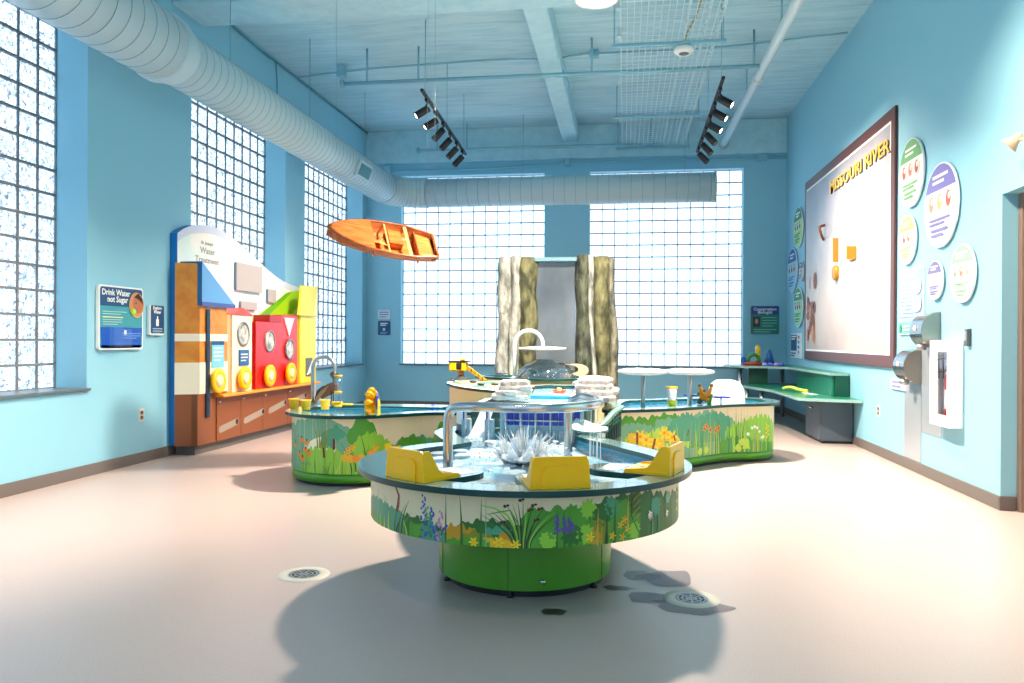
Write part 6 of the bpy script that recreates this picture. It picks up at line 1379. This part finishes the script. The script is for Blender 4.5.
part('rock_rib', column(MB(), 575, 590, 575, 596, 254.5, 470, .36, M_bark4, 4), t, 'dark green rock rib'); part('rock_rib', column(MB(), 586, 593, 592, 600, 255, 470, .30, M_bark2, 5), t, 'thin pale rock rib'); part('rock_rib', column(MB(), 590, 610, 596, 616, 256, 470, .38, M_bark3, 6), t, 'olive rock rib'); part('rock_rib', column(MB(), 606, 614, 612, 621, 258, 470, .34, M_bark, 7), t, 'grey rock rib')
x0, x1 = at(534, 342, y=YW+.1).x, at(577, 342, y=YW+.1).x
t = thing('waterfall_sheet', 'grey sheet of water falling between the two rock pillars', 'waterfall', ((x0+x1)/2, YW+.15, 0)); zt = at(555, 261, y=YW).z
part('wet_slab', MB().box(x0, x1, YW+.12, YW+.2, 0, zt, noise_mat('wet_grey_slab', '#4d5357', '#868b8e', 1.6, .18, .15, 9, stretch=(1, 1, .5), p0=.3, p1=.7, metal=.3)), t)
part('spill_trough', MB().box(x0, x1, YW+.04, YW+.2, zt, zt+.05, mat('#8fb0b8', .3, .4), .008), t)
part('steel_side_strip', MB().box(x1-.022, x1-.012, YW+.10, YW+.12, .7, zt, M_steel), t)

# ---------------------------------------------------------------- floor drains and puddles
def drain(c, label, R=.125):
    t = thing('floor_drain', label, 'drain', (c.x, c.y, 0), 'round floor drains')
    part('drain_collar', MB().lathe([(R*.62, .0035), (R*.7, .0045), (R*.98, .003), (R, .0005)], mat('#c9c4b4', .45), (c.x, c.y, 0), 40), t)
    m = MB(); m.lathe([(0, .001), (R*.62, .001)], mat('#151616', .6), (c.x, c.y, 0), 30, False)
    for i in range(3): r = R*(.14+.16*i); m.lathe([(r, .0032), (r+R*.07, .0032)], M_steel2, (c.x, c.y, 0), 30, False)
    for i in range(8): a = PI*i/4; m.obox((c.x+math.cos(a)*R*.32, c.y+math.sin(a)*R*.32, .003), (math.cos(a)*R*.3, math.sin(a)*R*.3, 0), (-math.sin(a)*.003, math.cos(a)*.003, 0), (0, 0, .0004), M_steel2)
    m.lathe([(R*.56, .0033), (R*.63, .0036)], M_steel2, (c.x, c.y, 0), 30, False); part('drain_grate', m, t)
drain(at(304, 574.5, z=0), 'round floor drain left of the front table at the shadow edge'); drain(at(691.5, 599, z=0), 'round floor drain right of the front table among the puddles')
M_wet = bpy.data.materials.new('wet_patch'); M_wet.use_nodes = True; nt = M_wet.node_tree; nt.nodes.clear(); o_ = nt.nodes.new('ShaderNodeOutputMaterial'); mx = nt.nodes.new('ShaderNodeMixShader'); tr = nt.nodes.new('ShaderNodeBsdfTransparent'); tr.inputs[0].default_value = (.66, .67, .69, 1); gl = nt.nodes.new('ShaderNodeBsdfGlossy'); gl.inputs['Roughness'].default_value = .22; fr_ = nt.nodes.new('ShaderNodeFresnel'); fr_.inputs[0].default_value = 1.2; nt.links.new(fr_.outputs[0], mx.inputs[0]); nt.links.new(tr.outputs[0], mx.inputs[1]); nt.links.new(gl.outputs[0], mx.inputs[2]); nt.links.new(mx.outputs[0], o_.inputs[0])
rr = random.Random(12)
for k, (u, v, rx, ry, lb) in enumerate(((640, 576, .10, .06, 'small wet patch just right of the drum base'), (618, 588, .07, .03, 'thin wet patch beside the drum base foot'), (552, 612, .06, .03, 'tiny wet patch in front of the drum base'), (668, 578, .13, .10, 'larger wet patch behind the right floor drain'), (690, 606, .16, .07, 'wet patch around the right floor drain'), (650, 598, .10, .05, 'wet patch left of the right floor drain'))):
    c = at(u, v, z=0); pts = [(math.cos(a)*rx*(1+.28*rr.uniform(-1, 1)), math.sin(a)*ry*1.35*(1+.28*rr.uniform(-1, 1))) for a in [2*PI*i/14 for i in range(14)]]
    pts = smooth_closed(pts, 4); o = single('puddle', MB().add([(a, b, 0) for a, b in pts], [tuple(range(len(pts)))], M_wet), lb, 'puddle', 'wet patches on the floor', (c.x, c.y, .0008+.0002*k))

# ------------------------------------------------------------------ view
S.view_settings.view_transform = 'Standard'; S.view_settings.look = 'None'; S.view_settings.gamma = 1
S.view_settings.use_curve_mapping = False; S.view_settings.exposure = 0.0
S.cycles.use_denoising = True; S.cycles.max_bounces = 10; S.cycles.diffuse_bounces = 5; S.cycles.transparent_max_bounces = 16
S.cycles.sample_clamp_indirect = 6
S.cycles.caustics_reflective = False; S.cycles.caustics_refractive = False
